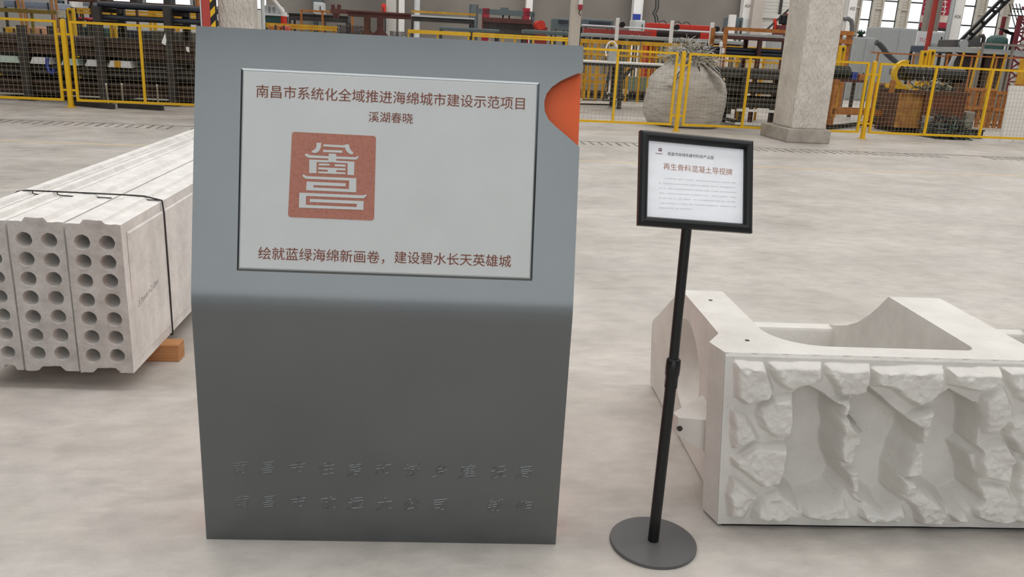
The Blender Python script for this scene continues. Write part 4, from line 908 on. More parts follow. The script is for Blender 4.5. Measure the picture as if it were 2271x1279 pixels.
zc = at(1122, 46, 31)[1]; MB().box(at(1070, 46, 31)[0], 30.9, zc-.08, at(1180, 46, 31)[0], 31.2, zc+.08).build('cross_beam', BROWN, o)
zl = at(1122, 66, 31)[1]; mb = MB()
for k in range(34): a = at(1072+k*3.4, 55, 31)[0]; mb.box(a-.02, 30.95, zl, a+.02, 31.1, zc-.08)
mb.build('bar_comb', DARK, o); MB().box(at(1068, 60, 31)[0], 30.9, zl-.2, at(1192, 60, 31)[0], 31.3, zl).build('lower_beam', DARK, o)
MB().box(at(1112, 25, 31)[0], 31, zt+.06, at(1128, 25, 31)[0], 31.3, zt+.14).build('motor', SLATE, o)
for x in (1116, 1130): a = at(x, 38, 31)[0]; MB().tube((a, 31.1, zc+.08), (a, 31.1, zt-.12), .03, 8).build('rod', DARK, o)
o = hthing('red_drum', 'round red drum at the right end of the rebar frame machine', 'drum', at(1197, 56, 30)[0], 30); a, z = at(1197, 56, 30)
MB().tube((a, 29.7, z), (a, 30.5, z), .16, 24).build('drum', RED, o, smooth=True); MB().box(a-.1, 29.8, 0, a+.25, 30.4, z-.05).build('foot', mat('dark_red_paint', (140, 40, 34), .5), o)
o, bx = cab('slate_machine', 'slate machine with a framed window left of the beige column', 'machine', 1231, 41, 1264, 68, 31, 1, SLATE)
MB().box(bx[0]+.12, 30.96, bx[2]+.25, bx[1]-.08, 31, bx[3]-.06).build('screen', NAVY, o)
o = hthing('beige_column', 'slim beige concrete column with a red ring behind the right edge of the board', 'column', at(1276, 60, 20.5)[0], 20.5); o['kind'] = 'thing'
a0, a1 = at(1267, 50, 20.5)[0], at(1288, 50, 20.5)[0]; BEI = mat('beige_concrete', (196, 187, 176), .8, var=.05, scale=3)
MB().box(a0, 20.5, .0, a1, 20.8, 6).build('shaft', BEI, o, bevel=.02); MB().box(a0-.1, 20.4, 0, a1+.1, 20.9, .2).build('plinth', BEI, o)
z0, z1 = at(1287, 21, 20.4)[1], at(1287, 10, 20.4)[1]; am = at(1288, 16, 20.4)[0]
ph = hthing('red_horn', 'small red alarm horn under a white conduit on the beige column', 'alarm', am, 20.4)
MB().box(am-.05, 20.4, z0, am+.05, 20.49, z1).build('horn', CRIM, ph, bevel=.01); MB().box(am-.045, 20.42, z1, am+.045, 20.49, z1+2).build('conduit', WHI, ph); MB().path([(am, 20.44, z0), (am-.03, 20.44, z0-.08), (am+.02, 20.44, z0-.14)], .012, 6).build('cable', DARK, ph)
# --- right of the board, through and above the fence
o, bx = cab('slate_console', 'slate console with a wide dark window above the long red bar', 'machine', 1298, 43, 1361, 62, 31, .9, SLATE)
MB().box(bx[0]+.14, 30.95, bx[2]+.1, bx[1]-.12, 31, bx[3]-.08).build('screen', NAVY, o)
o = hthing('wire_straightening_line', 'long grey machine bed with red guide bar running behind the yellow barriers', 'machine', at(1490, 80, 28)[0], 28)
a0, a1 = at(1300, 76, 28)[0], at(1652, 90, 28)[0]; z1 = at(1300, 73, 28)[1]; z0 = at(1300, 81, 28)[1]
MB().box(a0, 28, z0, a1, 29, z1).build('bed', GREY, o, bevel=.02); legs(o, a0, a1, 28, 29, z0, SLATE, .12, 5)
MB().box(a0+.05, 28.5, z1+.02, at(1445, 70, 28.5)[0], 28.8, z1+.16).build('guide_bar', mat('brick_red_bar', (150, 52, 44), .5, var=.15), o)
MB().tube((a0, 28.9, z1+.26), (a1-.2, 28.9, z1+.26), .03, 8).build('bright_rod', LGREY, o)
for k in range(18): a = a0+.15+k*(a1-a0-.3)/17; MB().box(a-.05, 28.1, z0-.07, a+.05, 28.9, z0).build('bracket', DARK, o)
for k, (x, y0_, y1_) in enumerate(((1371, 40, 76), (1492, 46, 82), (1581, 50, 86))):
    a, z1_ = at(x, y0_, 27.6); z2 = at(x, y1_, 27.6)[1]; w_ = ('left', 'middle', 'right')[k]
    o = hthing('feeder_post', w_ + ' one of three white feeder posts with dark motors on the grey machine', 'machine', a, 27.6, 'white feeder posts')
    MB().box(a-.05, 27.55, 0, a+.05, 27.7, z1_).build('upright', WHI, o, bevel=.02); MB().box(a+.07, 27.6, z2+.25, a+.25, 27.9, z1_-.15).build('motor', DARK, o, bevel=.03)
    MB().tube((a+.14, 27.5, z1_-.2), (a+.14, 27.95, z1_-.2), .09, 14).build('wheel', BLK, o, smooth=True)
o = hthing('red_press', 'bright red portal press with a black roller in its opening', 'machine', at(1508, 66, 29.6)[0], 29.6); B_ = 29.3
f = lambda x, y: at(x, y, B_)
zt, zm, zb = f(1508, 54)[1], f(1508, 65)[1], f(1508, 86)[1]
a0, a1, a2, a3 = f(1440, 65)[0], f(1457, 65)[0], f(1554, 70)[0], f(1575, 70)[0]
MB().box(a0, B_, zm, a3, B_+.6, zt).build('top_beam', RED, o, bevel=.02); MB().box(a0, B_, 0, a1, B_+.6, zm).build('upright', RED, o); MB().box(a2, B_, 0, a3, B_+.6, zm).build('upright', RED, o)
zc = f(1505, 75)[1]; MB().tube((a1, B_+.2, zc), (a2, B_+.2, zc), .17, 20).build('roller', mat('dark_roller', (52, 44, 44), .4, .4), o, smooth=True)
for x in (1477, 1510, 1530): a = f(x, 60)[0]; MB().path([(a-.2, B_+.3, zt), (a-.12, B_+.3, zt+.08), (a, B_+.3, zt+.10), (a+.12, B_+.3, zt)], .018, 6).build('hose', DARK, o, smooth=True)
pth = [at(x, y, 38) for x, y in ((1454, 48), (1452, 36), (1448, 30), (1454, 18), (1455, -8))]
mb = MB(); mb.path([(a, 38, z) for a, z in pth], .035, 6); mb.path([(a+.12, 38, z) for a, z in pth], .03, 6); mb.tube((pth[0][0], 38, 0), (pth[0][0], 38, pth[0][1]), .03, 6); hone('hanging_cable', mb, DARK, 'dark cables hanging down the grey back wall to the red press', 'cable', pth[0][0], 38, smooth=True)
cab('pale_cabinet', 'pale grey cabinet below the column with the blue band', 'cabinet', 1408, 45, 1430, 70, 37, 1, LGREY, door=1)
o, bx = cab('grey_press_frame', 'grey framed machine with white post left of the A04 column', 'machine', 1623, 38, 1648, 62, 33, 1, SLATE, door=1)
MB().box(bx[0]-.12, 32.9, 0, bx[0]+.12, 33.1, bx[3]+.08).build('white_post', WHI, o)
o = hthing('red_robot_arm', 'red and dark articulated machine with a slanting rod left of the big column', 'machine', at(1732, 60, 32)[0], 32)
for (x0, y0_, x1, y1_) in ((1718, 42, 1722, 78), (1744, 30, 1748, 78), (1744, 30, 1734, 70)): m_ = MB(); pbar(m_, x0, y0_, x1, y1_, 32, .1); m_.build('red_bar', RED, o)
q = at(1734, 62, 32); MB().box(q[0]-.25, 31.8, q[1]-.3, q[0]+.25, 32.3, q[1]+.1).build('core', mat('maroon_paint', (96, 36, 40), .5), o, bevel=.03)
q = at(1740, 42, 32); MB().box(q[0]-.16, 31.8, q[1]-.2, q[0]+.16, 32.2, q[1]+.15).build('head', BLK, o, bevel=.05)
m_ = MB(); pbar(m_, 1700, 66, 1768, 4, 32, .06); m_.build('slanting_rod', DARK, o); q = at(1732, 78, 32); MB().box(q[0]-.4, 31.7, 0, q[0]+.4, 32.4, q[1]).build('pedestal', GREY, o)
# rusty frame rack with black pipes
o = hthing('rusty_pipe_rack', 'tall rusty pipe rack with a pale deck left of the big concrete column', 'rack', at(1680, 90, 20)[0], 20)
a0, a1, a2 = at(1608, 85, 20)[0], at(1686, 88, 20)[0], at(1775, 90, 20)[0]; zt, zd = at(1608, 61, 20)[1], at(1640, 77, 20)[1]
for a, z in ((a0, zt), (a1, zd), (a2, zt)):
    for b in (20, 20.9): MB().box(a-.045, b-.045, 0, a+.045, b+.045, z).build('post', ORA if a == a0 else BROWN, o)
MB().box(a0, 19.96, zt-.06, a2, 20.04, zt+.02).build('top_rail', ORA, o); MB().box(a0+.05, 19.95, zd-.10, a2, 20.95, zd-.03).build('deck_frame', BROWN, o); MB().box(a0+.05, 19.95, zd-.03, a2, 20.95, zd+.02).build('deck', GREY, o)
zs = at(1650, 118, 20)[1]-.06
for a in (a0, a1, a2): MB().box(a-.05, 20, zs-.08, a+.05, 20.9, zs).build('arm', BROWN, o)
pipes(zs, .05, 8, 2, at(1566, 110, 20)[0], a2, 20.06, 20.84, NAVY, 'blue-black pipe on the rusty frame above the right fence section', 'blue-black pipes on the rusty frame', jit=.06)
for k, (x, y) in enumerate(((1564, 110), (1600, 101), (1604, 115))):
    a, z = at(x, y, 19.9); MB_ = MB(); MB_.lathe((a, 19.93, z-.04), [(.035, 0), (.045, .02), (.04, .11), (.01, .13)], 12); MB_.box(a-.012, 19.92, 0, a+.012, 19.94, z-.03); hone('white_pipe_cap', MB_, WHI, ('left low', 'upper', 'right low')[k] + ' white cap at the ends of the blue-black pipes', 'cap', a, 19.93, 'white caps by the pipe ends')
# dark stock behind the fence right of the sack
RB0b, RB1b = 18.6, 19.7; b0a, b1a = at(1640, 170, RB0b)[0], at(1785, 170, RB0b)[0]
o = hthing('stock_trestle', 'dark steel trestle with black pipes behind the fence right of the sack', 'rack', (b0a+b1a)/2, 19.1)
tz = (.12, .42, .74, 1.06)
for a in (b0a+.15, b1a-.2):
    for b in (RB0b, RB1b): MB().box(a-.05, b-.05, 0, a+.05, b+.05, 1.25).build('post', DARK, o)
    for z in tz: MB().box(a-.045, RB0b+.05, z-.07, a+.045, RB1b-.05, z-.004).build('arm', DARK, o)
MB().box(b0a, RB0b-.11, .34, b1a, RB0b-.05, .40).build('white_beam', WHI, o); MB().box(b0a, RB0b-.11, .04, b1a, RB0b-.05, .09).build('white_beam', WHI, o)
for z, lab in zip(tz[1:], ('bottom', 'middle', 'top')): pipes(z, .062, 8, 2, b0a-.5, b1a, RB0b+.06, RB1b-.06, DARK, 'black pipe on the %s tier of the trestle right of the sack' % lab, 'black pipes on the %s tier of the trestle' % lab, jit=.05)
m_ = MB(); 
o, *_ = rail('yellow_strut_rack', 'small worn yellow strut frame among the black pipes right of the sack', 'frame', 1645, 1760, (152, 158), 20.4, YELD, (1650, 1690, 1730), t=.05)
# white topped table and what is under it
TB = 22.3
o = hthing('long_table', 'long thin white-topped work table on dark legs behind the fence', 'table', at(1450, 140, TB)[0], TB)
a0, a1 = at(1215, 136, TB)[0], at(1640, 144, TB)[0]; z1 = at(1340, 136, TB)[1]
MB().box(a0, TB, z1-.05, a1, TB+1.1, z1).build('table_top', WHI, o, bevel=.01); MB().box(a0, TB+.02, z1-.13, a1, TB+1.08, z1-.05).build('apron', DARK, o)
for x in (1240, 1378, 1500, 1625):
    a = at(x, 190, TB)[0]
    for b in (TB+.08, TB+.98): MB().box(a-.05, b-.05, 0, a+.05, b+.05, z1-.13).build('leg', DARK, o)
    MB().box(a-.12, TB-.02, .28, a+.12, TB+1.05, .36).build('stretcher', DARK, o)
MB().bar((at(1378, 170, TB)[0], TB+.1, .75), (at(1405, 150, TB)[0], TB+.1, z1-.13), .08).build('brace', DARK, o)
o = hthing('loop_stand', 'thin black wire stand hanging down to the floor near the board edge', 'stand', at(1320, 200, 21)[0], 21)
m_ = MB(); m_.path([(at(x, y, 21)[0], 21, at(x, y, 21)[1]) for x, y in ((1352, 150), (1337, 222), (1292, 221))], .02, 6); m_.build('upper_loop', DARK, o)
m_ = MB(); g0, g1 = gnd(1285, 233), gnd(1365, 234); m_.path([(g0[0]-.5, g0[1], .02), (g1[0], g1[1], .02), (g1[0], g1[1], .14), (at(1337, 222, 21)[0], 21, at(1337, 222, 21)[1])], .025, 6); m_.build('foot_bar', DARK, o)
o = hthing('white_hoop', 'white hoop and grey cover standing on the table near the board edge', 'hoop', at(1354, 110, TB+.5)[0], TB+.5)
a, z = at(1356, 112, TB+.5); m_ = MB(); m_.path([(a+.16*math.cos(t), TB+.5, z+.24*math.sin(t)) for t in np.linspace(.4, PI+.7, 16)], .022, 6); m_.build('hoop', WHI, o, smooth=True); MB().box(a-.05, TB+.5, z1, a+.14, TB+.6, z+.1).build('cover', GREY, o)
# yellow inner barriers
for x0, x1, xs, lab in ((1288, 1420, (1292, 1305, 1314, 1330, 1398), 'yellow inner barrier nearest the beige column, behind the white table'), (1424, 1560, (1426, 1446, 1460, 1482, 1540), 'yellow inner barrier behind the silver scrap wire'), (1570, 1790, (1575, 1640, 1700, 1780), 'yellow inner barrier behind the rusty frame left of the big column')):
    o, a0, a1, zs_ = rail('inner_barrier', lab, 'barrier', x0, x1, (88+.047*(x0-1288), 92+.047*(x0-1288), 119+.047*(x0-1288)), 25.5, YELD, xs, t=.06, group='yellow inner barriers')
    m_ = MB(); a = a0
    while a < a1: m_.box(a-.008, 25.49, .3, a+.008, 25.51, zs_[0]); a += .13
    m_.build('bar_mesh', YELD, o)
# pallets with sheets and pipes on the floor far behind
for k, (x0, x1, y0_, y1_, mt, lab) in enumerate(((1290, 1352, 170, 185, GREY, 'grey sheet pile on a dark pallet near the board edge'), (1395, 1478, 172, 190, mat('sea_green_sheet', (108, 134, 124), .5, var=.1), 'sea green sheet pile on the floor behind the white table'))):
    g0 = gnd(x0, 203); g1 = gnd(x1, 205); b = 26.75; a0, a1, z0, z1 = span(x0, y0_, x1, y1_, b); o = hthing('sheet_pile', lab, 'sheets', (a0+a1)/2, b)
    MB().box(a0, b, 0, a1, b+.75, .12).build('pallet', DARK, o); MB().box(a0+.05, b+.05, .12, a1-.05, b+.7, .24).build('lower_sheets', DARK, o); MB().box(a0+.1, b+.05, .24, a1-.1, b+.65, max(.34, z1)).build('upper_sheets', mt, o)
o, *_ = rail('yellow_pallet_frame', 'yellow stack frame with uprights low behind the white table at the board edge', 'frame', 1290, 1345, (165, 180), 26.3, YELD, (1296, 1310, 1325, 1340), t=.07)
o = hthing('pipe_bundle', 'dark pipe bundle with silver caps low behind the white table', 'pipe', at(1430, 195, 26)[0], 26)
for k in range(4): q0 = at(1382, 190, 26); a1 = at(1480, 195, 26)[0]; m_ = MB(); m_.tube((q0[0]+.1*(k % 2), 26+.14*k, .28), (a1, 26+.14*k, .28), .065, 10); m_.build('pipe', NAVY, o, smooth=True)
for k in range(2): a = at(1390+70*k, 195, 26)[0]; MB().box(a-.06, 25.9, 0, a+.06, 26.6, .21).build('bearer', DARK, o)
q0 = at(1386, 190, 26); MB().lathe((q0[0], 25.95, .26), [(.09, -.06), (.13, 0), (.1, .09), (.02, .12)], 14).build('silver_cap', WIRE, o, smooth=True)
# --- right of the big column
o, bx = cab('control_desk', 'grey control desk right of the big column, below a small plant', 'cabinet', 1893, 83, 1941, 132, 33, 1.2, GREY, door=2, floor=True)
o, bx = cab('switch_cabinet', 'tall wide grey switch cabinet with two doors under the windows', 'cabinet', 1948, 62, 2032, 132, 35, 1.2, GREY, door=2, floor=True)
o = hthing('potted_plant', 'small dark green plant on the grey control desk', 'plant', at(1908, 80, 33.5)[0], 33.5); a, z = at(1908, 84, 33.5)
MB().box(a-.08, 33.45, z, a+.08, 33.6, z+.12).build('pot', BLK, o)
lf = MB(); rr = random.Random(5)
for k in range(26): t = rr.uniform(0, 6.28); d = Vector((math.cos(t), math.sin(t)*.5, rr.uniform(.2, 1.4))).normalized(); p = Vector((a, 33.52, z+.12)); lf.path([p, p+d*.12, p+d*.24], .03, 4, r2=.004)
lf.build('foliage', mat('dark_leaf', (34, 62, 40), .6), o)
pth = [at(x, y, 32.5) for x, y in ((1943, 94), (1950, 97), (1958, 106), (1966, 118), (1976, 128), (1990, 140))]
mb = MB(); mb.path([(a, 32.5, z) for a, z in pth] + [(pth[-1][0]+.3, 32.5, .11), (pth[-1][0]+.8, 32.5, .108)], .11, 10); hone('black_hose', mb, mat('hose_grey', (66, 68, 72), .5), 'thick dark hose curving down right of the control desk', 'hose', pth[0][0], 32.5, smooth=True)
o = hthing('curved_duct', 'grey arched duct at the right edge of the big concrete column', 'duct', at(1880, 60, 26)[0], 26)
pth = [at(x, y, 26) for x, y in ((1872, 43), (1880, 41), (1888, 46), (1890, 58), (1888, 78))]; m_ = MB(); m_.path([(a, 26, z) for a, z in pth] + [(pth[-1][0], 26, 0)], .07, 10); m_.build('tube', mat('duct_grey', (104, 106, 108), .5), o, smooth=True)
o, *_ = rail('orange_stand', 'worn orange frame stand right beside the big column at its middle', 'frame', 1866, 1892, (73, 92), 24, ORA, (1868, 1889), t=.12)
o = hthing('notice_sheet_post', 'post covered in white notice sheets with red letters left of the red pole', 'notice', at(2042, 100, 28)[0], 28)
a0, a1, z0, z1 = span(2031, 69, 2054, 132, 28); MB().box(a0, 28, 0, a1, 28.05, z1).build('board', PAPER, o)
t_ = MB(); q = at(2040, 88, 28); write(t_, 'TU', a0+.09, a1-.08, q[1], lambda x, z, e: (x, 27.996-e, z), h=.13); t_.build('red_letters', mat('red_ink', (206, 80, 90), .6), o, fix=False)
o = hthing('red_pole', 'red steel pole between two crimson banners on the right', 'pole', at(2058, 80, 26.4)[0], 26.4); a = at(2059, 90, 26.4)[0]
MB().tube((a, 26.4, 0), (a, 26.4, 6.5), .082, 14).build('pole', mat('dull_red_pole', (158, 50, 38), .5, var=.1), o, smooth=True); MB().box(a-.2, 26.2, 0, a+.2, 26.6, .04).build('base_plate', RED, o)
POSTG = mat('warm_grey_post', (130, 124, 116), .6, var=.06)
for x, lab in ((2063, 'left grey square post hugging the red pole'), (2078, 'right grey square post beside the crimson banner')):
    a = at(x, 40, 30)[0]; mb = MB(); mb.box(a-.13, 30, 0, a+.13, 30.26, 6.5); mb.box(a-.2, 29.93, 0, a+.2, 30.33, .05); hone('grey_post', mb, POSTG, lab, 'post', a, 30, 'grey posts by the red pole', bevel=.015)
BAN = mat('crimson_banner', (178, 34, 62), .55, var=.05); BAN2 = mat('banner_photo', (214, 186, 170), .6, rgb2=(226, 216, 208), scale=4)
for x0, x1, lab in ((2043, 2060, 'left crimson banner hanging before the windows'), (2081, 2102, 'right crimson banner hanging before the windows')):
    b = 31; a0, a1 = at(x0, 40, b)[0], at(x1, 40, b)[0]; xm = (x0+x1)/2; zz4 = [at(xm, y, b)[1] for y in (62, 50, 34, -5)]
    o = hthing('hanging_banner', lab, 'banner', (a0+a1)/2, b, 'crimson banners before the windows')
    MB().box(a0, b, zz4[2], a1, b+.02, zz4[3]).build('upper_cloth', BAN, o); MB().box(a0, b, zz4[1], a1, b+.02, zz4[2]).build('pale_picture', BAN2, o); MB().box(a0, b, zz4[0], a1, b+.02, zz4[1]).build('lower_cloth', BAN, o)
    MB().box(a0, b-.01, zz4[0]-.12, a1, b+.03, zz4[0]).build('weight_bar', DARK, o); MB().box(a0-.02, b+.02, 0, a0+.03, b+.06, zz4[3]).build('carrier', GREY, o)
    for k, y in enumerate((4, 15, 26)): z = at(xm, y, b)[1]; m_ = MB(); m_.box((a0+a1)/2-.11, b-.008, z-.02, (a0+a1)/2+.05, b-.004, z+.02); m_.bar(((a0+a1)/2-.02, b-.006, z-.12), ((a0+a1)/2-.06+.05*k, b-.006, z+.06), .03); m_.build('white_mark', WHI, o)
cab('control_box', 'pale grey control box on a dark bench right of the red pole', 'cabinet', 2064, 70, 2094, 102, 28, .6, LGREY, door=1)
o, bx = cab('dark_bench', 'dark blue-grey bench under the pale control box', 'bench', 2056, 103, 2128, 118, 26.8, 1, mat('ink_blue_paint', (58, 68, 82), .5, var=.1), part='bed')
# inclined conveyor boom
o = hthing('inclined_conveyor', 'dark inclined conveyor boom rising to the top right over a hopper', 'conveyor', at(2150, 90, 25)[0], 25)
for dx, dy in ((0, 0), (11, 5)): m_ = MB(); pbar(m_, 2128+dx, 92+dy, 2228+dx, -8+dy, 25, .085); m_.build('boom_beam', BLK, o)
for t in (.2, .45, .7, .9): m_ = MB(); pbar(m_, 2128+100*t, 92-100*t, 2139+100*t, 97-100*t, 25, .07); m_.build('tie', BLK, o)
q = [at(x, y, 24.8) for x, y in ((2112, 104), (2116, 88), (2160, 89), (2175, 79), (2176, 104))]; m_ = MB(); m_.prism([q], lambda a, z: (a, 24.8, z), lambda a, z: (a, 25.6, z)); m_.build('hopper', SLATE if 0 else mat('charcoal_paint', (72, 70, 70), .5, var=.08), o, bevel=.02)
m_ = MB(); m_.path([(at(x, y, 25)[0], 25, at(x, y, 25)[1]) for x, y in ((2172, 81), (2180, 79), (2182, 84), (2178, 104))], .06, 8); m_.build('feed_pipe', DARK, o)
q = at(2136, 98, 24.75); MB().tube((q[0], 24.7, q[1]), (q[0], 24.8, q[1]), .14, 18).build('pulley', GREY, o, smooth=True)
fr = hthing('steel_platform', 'grey steel platform on tubular legs under the inclined conveyor', 'platform', at(2195, 110, 24.5)[0], 25)
a0, a1 = at(2122, 108, 24.5)[0], at(2300, 112, 24.5)[0]; zt = at(2150, 105, 24.5)[1]
MB().box(a0, 24.5, zt-.16, a1, 26, zt-.01).build('deck', GREY, fr)
for x in (2122, 2180, 2240, 2292):
    for b in (24.6, 25.9): a = at(x, 110, 24.5)[0]; MB().tube((a, b, 0), (a, b, zt-.16), .05, 10).build('leg', GREY, fr, smooth=True)
a = at(2122, 110, 24.5)[0]; MB().bar((a+.05, 24.55, zt-.2), (a-.75, 24.55, 0), .08).build('strut', GREY, fr)
o, *_ = rail('platform_handrail', 'grey brown handrail in front of the green tank at the right edge', 'handrail', 2182, 2300, (97,), 24.2, POSTG, (2184, 2252, 2296), t=.06)
o = hthing('green_tank', 'dark green round tank under the red lattice at the right edge', 'tank', at(2227, 105, 26.6)[0], 27.3); a, z1 = at(2227, 79, 27); r = (at(2249, 90, 27)[0]-at(2207, 90, 27)[0])/2
MB().lathe((a, 27.3, 0), [(r, 0), (r, z1-.25), (r*.92, z1-.1), (r*.6, z1), (.02, z1+.02)], 32).build('shell', GRN, o, smooth=True); MB().tube((a+.02, 27.3-r-.03, .1), (a+.06, 27.3-r-.03, z1-.3), .03, 8).build('sight_pipe', WHI, o)
MAROON = mat('dark_maroon_paint', (112, 34, 46), .55, var=.1)
o = hthing('red_lattice_tower', 'crimson lattice tower at the right picture edge', 'tower', at(2268, 80, 28)[0], 28.3)
a0, a1 = at(2253, 80, 28)[0], at(2290, 80, 28)[0]
for a in (a0, a1):
    for b in (28, 28.8): MB().box(a-.05, b-.05, 0, a+.05, b+.05, at(2264, 36, 28)[1]).build('mast', MAROON, o)
for k in range(8):
    z = .3+k*.42; m_ = MB(); m_.bar((a0, 28, z), (a1, 28, z+.42), .05); m_.bar((a1, 28, z), (a0, 28, z+.42), .05); m_.bar((a0, 28, z), (a1, 28, z), .06); m_.build('bracing', MAROON, o)
o = hthing('cable_rods', 'row of slanting black rods with insulator balls at the top right', 'rods', at(2250, 45, 29)[0], 29)
for k in range(4):
    x = 2238+k*7.5; m_ = MB(); pbar(m_, x, 8, x+15, 66, 29, .022); m_.build('rod', BLK, o); q = at(x+4, 25, 29); MB().lathe((q[0], 29, q[1]), [(.01, -.035), (.025, -.02), (.032, 0), (.025, .02), (.01, .035)], 12).build('ball', BLK, o, smooth=True)
m_ = MB(); pbar(m_, 2236, 34, 2290, 36, 29, .035); m_.build('cross_bar', BLK, o); q = at(2262, 34, 29); MB().box(q[0]-.05, 28.95, 0, q[0]+.05, 29.05, q[1]).build('post', BLK, o)
o = hthing('rod_cluster', 'fan of thin black rods above the green tank', 'rods', at(2232, 68, 28.3)[0], 28.3)
q1 = at(2250, 74, 28.3); 
for k in range(6): m_ = MB(); pbar(m_, 2214+k*4, 62+k*.8, 2232+k*3, 74+k, 28.3, .022); m_.build('rod', BLK, o)
m_ = MB(); pbar(m_, 2228, 70, 2256, 74, 28.3, .045); m_.build('holder', BLK, o); MB().box(q1[0]-.05, 28.28, 0, q1[0]+.05, 28.38, q1[1]).build('post', BLK, o)
rail('orange_pipe_rail', 'thin orange handrail in front of the grey switch cabinet', 'handrail', 1932, 2120, (116,), 25, ORA, (1950, 2030, 2115), t=.04)
rail('rusty_pipe_rail', 'thin rusty handrail below the steel platform', 'handrail', 2100, 2300, (121,), 23.4, ORA, (2105, 2160, 2215, 2290), t=.04)
for x0, x1, yt, lab, mt in ((2128, 2178, 117, 'dark machine housing under the left part of the steel platform', 'under_machine_dark'), (2184, 2244, 119, 'dark brown machine housing under the right part of the steel platform', 'under_machine_brown')):
    cab('machine_housing', lab, 'machine', x0, yt, x1, 160, 24.95, .8, mat(mt, (58, 52, 52) if 'dark' in mt[-5:] else (78, 60, 52), .6, var=.2), door=2, floor=True)
for k, (x0, y0_, x1, y1_) in enumerate(((2138, 116, 2126, 165), (2172, 112, 2158, 172), (2206, 118, 2196, 170), (2232, 118, 2216, 175))):
    p, q = at(x0, y0_, 24.1), at(x1, y1_, 24.1); m_ = MB(); m_.bar((p[0], 24.1, p[1]), (q[0]-.1, 24.1, 0), .045); m_.box(q[0]-.2, 24.0, 0, q[0], 24.2, .03); hone('yellow_strut', m_, YELD, ('first', 'second', 'third', 'fourth')[k] + ' slanting yellow strut from the left before the steel platform', 'strut', p[0], 24.1, 'yellow struts before the steel platform')
a, z = at(106, 156, RB0-.12); m_ = MB(); m_.path([(a+.02, RB0-.13, z+.25), (a, RB0-.13, z+.1), (a+.03, RB0-.13, z-.02), (a+.09, RB0-.13, z-.06), (a+.12, RB0-.13, z+.03)], .035, 8); hone('blue_hook', m_, BLUE, 'blue hook hanging on the stock rack left of the fence post', 'hook', a, RB0-.13, smooth=True)
# right, behind the fence
RB = 20.2
o = hthing('black_roller', 'big black roller cradled in a yellow C bracket behind the fence', 'roller', at(2060, 160, RB)[0], RB)
q0, q1 = at(1999, 159, RB), at(2135, 166, RB); MB().tube((q0[0], RB, q0[1]-.03), (q1[0], RB, q0[1]-.03), .17, 24).build('roller', BLK, o, smooth=True)
for k in range(7): a = q0[0]+.1+k*.17; MB().tube((a, RB, q0[1]-.03), (a+.03, RB, q0[1]-.03), .185, 20).build('ring', DARK, o, smooth=True)
cb = MB(); ac, zc = q0[0]-.05, q0[1]-.03; pts = [(ac+.22*math.cos(t), zc+.22*math.sin(t)) for t in np.linspace(PI*.45, PI*1.45, 12)]; pts2 = [(ac+.32*math.cos(t), zc+.32*math.sin(t)) for t in np.linspace(PI*1.45, PI*.45, 12)]
cb.prism([pts+pts2], lambda a, z: (a, RB-.28, z), lambda a, z: (a, RB-.16, z)); cb.box(ac-.2, RB-.28, zc-.38, ac+.36, RB+.2, zc-.28); cb.build('c_bracket', YEL, o)
MB().box(ac-.15, RB-.2, 0, ac+.2, RB+.2, zc-.38).build('pedestal', RUST, o)
MB().box(q1[0]-.3, RB-.2, 0, q1[0], RB+.2, zc-.17).build('pedestal', RUST, o)
o = hthing('motor_bench', 'brown bench carrying a dark ribbed motor beside the big column', 'bench', at(1880, 185, 22.5)[0], 22.5)
a0, a1 = at(1850, 180, 22.5)[0], at(1925, 180, 22.5)[0]; zb = at(1880, 176, 22.5)[1]
MB().box(a0, 22.5, zb-.07, a1, 23.2, zb).build('bench_top', BROWN, o); legs(o, a0, a1, 22.5, 23.2, zb-.07, DARK, .08)
qa, qb = at(1852, 162, 22.6)[0], at(1892, 162, 22.6)[0]; MB().tube((qa, 22.85, zb+.17), (qb, 22.85, zb+.17), .165, 18).build('motor', mat('black_green_motor', (44, 52, 46), .5, var=.2), o, smooth=True)
for k in range(6): a = qa+.05+k*(qb-qa-.1)/5; MB().tube((a, 22.85, zb+.17), (a+.02, 22.85, zb+.17), .185, 16).build('fin', DARK, o)
MB().box(qb+.05, 22.7, zb, qb+.2, 22.9, zb+.2).build('blue_box', BLUE, o); MB().box(qb+.25, 22.7, zb, qb+.42, 22.95, zb+.16).build('orange_box', ORA, o)
o = hthing('orange_trolley_frame', 'worn orange steel frame low to the floor behind the fence post right of the column', 'frame', at(1910, 240, 19.6)[0], 19.6)
A_ = lambda x, y: at(x, y, 19.3)
a0, a1 = A_(1846, 230)[0], A_(1972, 230)[0]; zt, zl0, zl1 = A_(1850, 176)[1], A_(1900, 255)[1], A_(1900, 243)[1]
MB().box(a0-.05, 19.25, 0, a0+.07, 19.35, zt).build('post', ORA, o); MB().box(a1-.05, 19.25, 0, a1+.05, 19.35, A_(1975, 178)[1]).build('post', ORA, o)
MB().box(a0, 19.25, zl0, a1+.12, 19.35, zl1).build('lower_beam', ORA, o); MB().box(a0, 20.0, zl0, a1+.12, 20.1, zl1).build('lower_beam', ORA, o); MB().box(a0-.05, 19.35, zl0, a0+.05, 20.0, zl1).build('cross_beam', ORA, o)
MB().box(a0-.05, 20.0, 0, a0+.05, 20.1, zt).build('post', ORA, o); MB().box(a1-.05, 20.0, 0, a1+.05, 20.1, zl0).build('post', ORA, o)
rail('orange_window_frame', 'rusty orange slatted frame behind the fence post right of the column', 'frame', 1945, 1980, (186, 212), 21.6, ORA, (1947, 1962, 1977), t=.07)
rail('orange_slat_guard', 'rusty orange slatted guard right of the rusty bin', 'frame', 2142, 2205, (197, 238), 21.2, ORA, (2144, 2158, 2172, 2186, 2202), t=.08, group='orange slatted guards at the right')
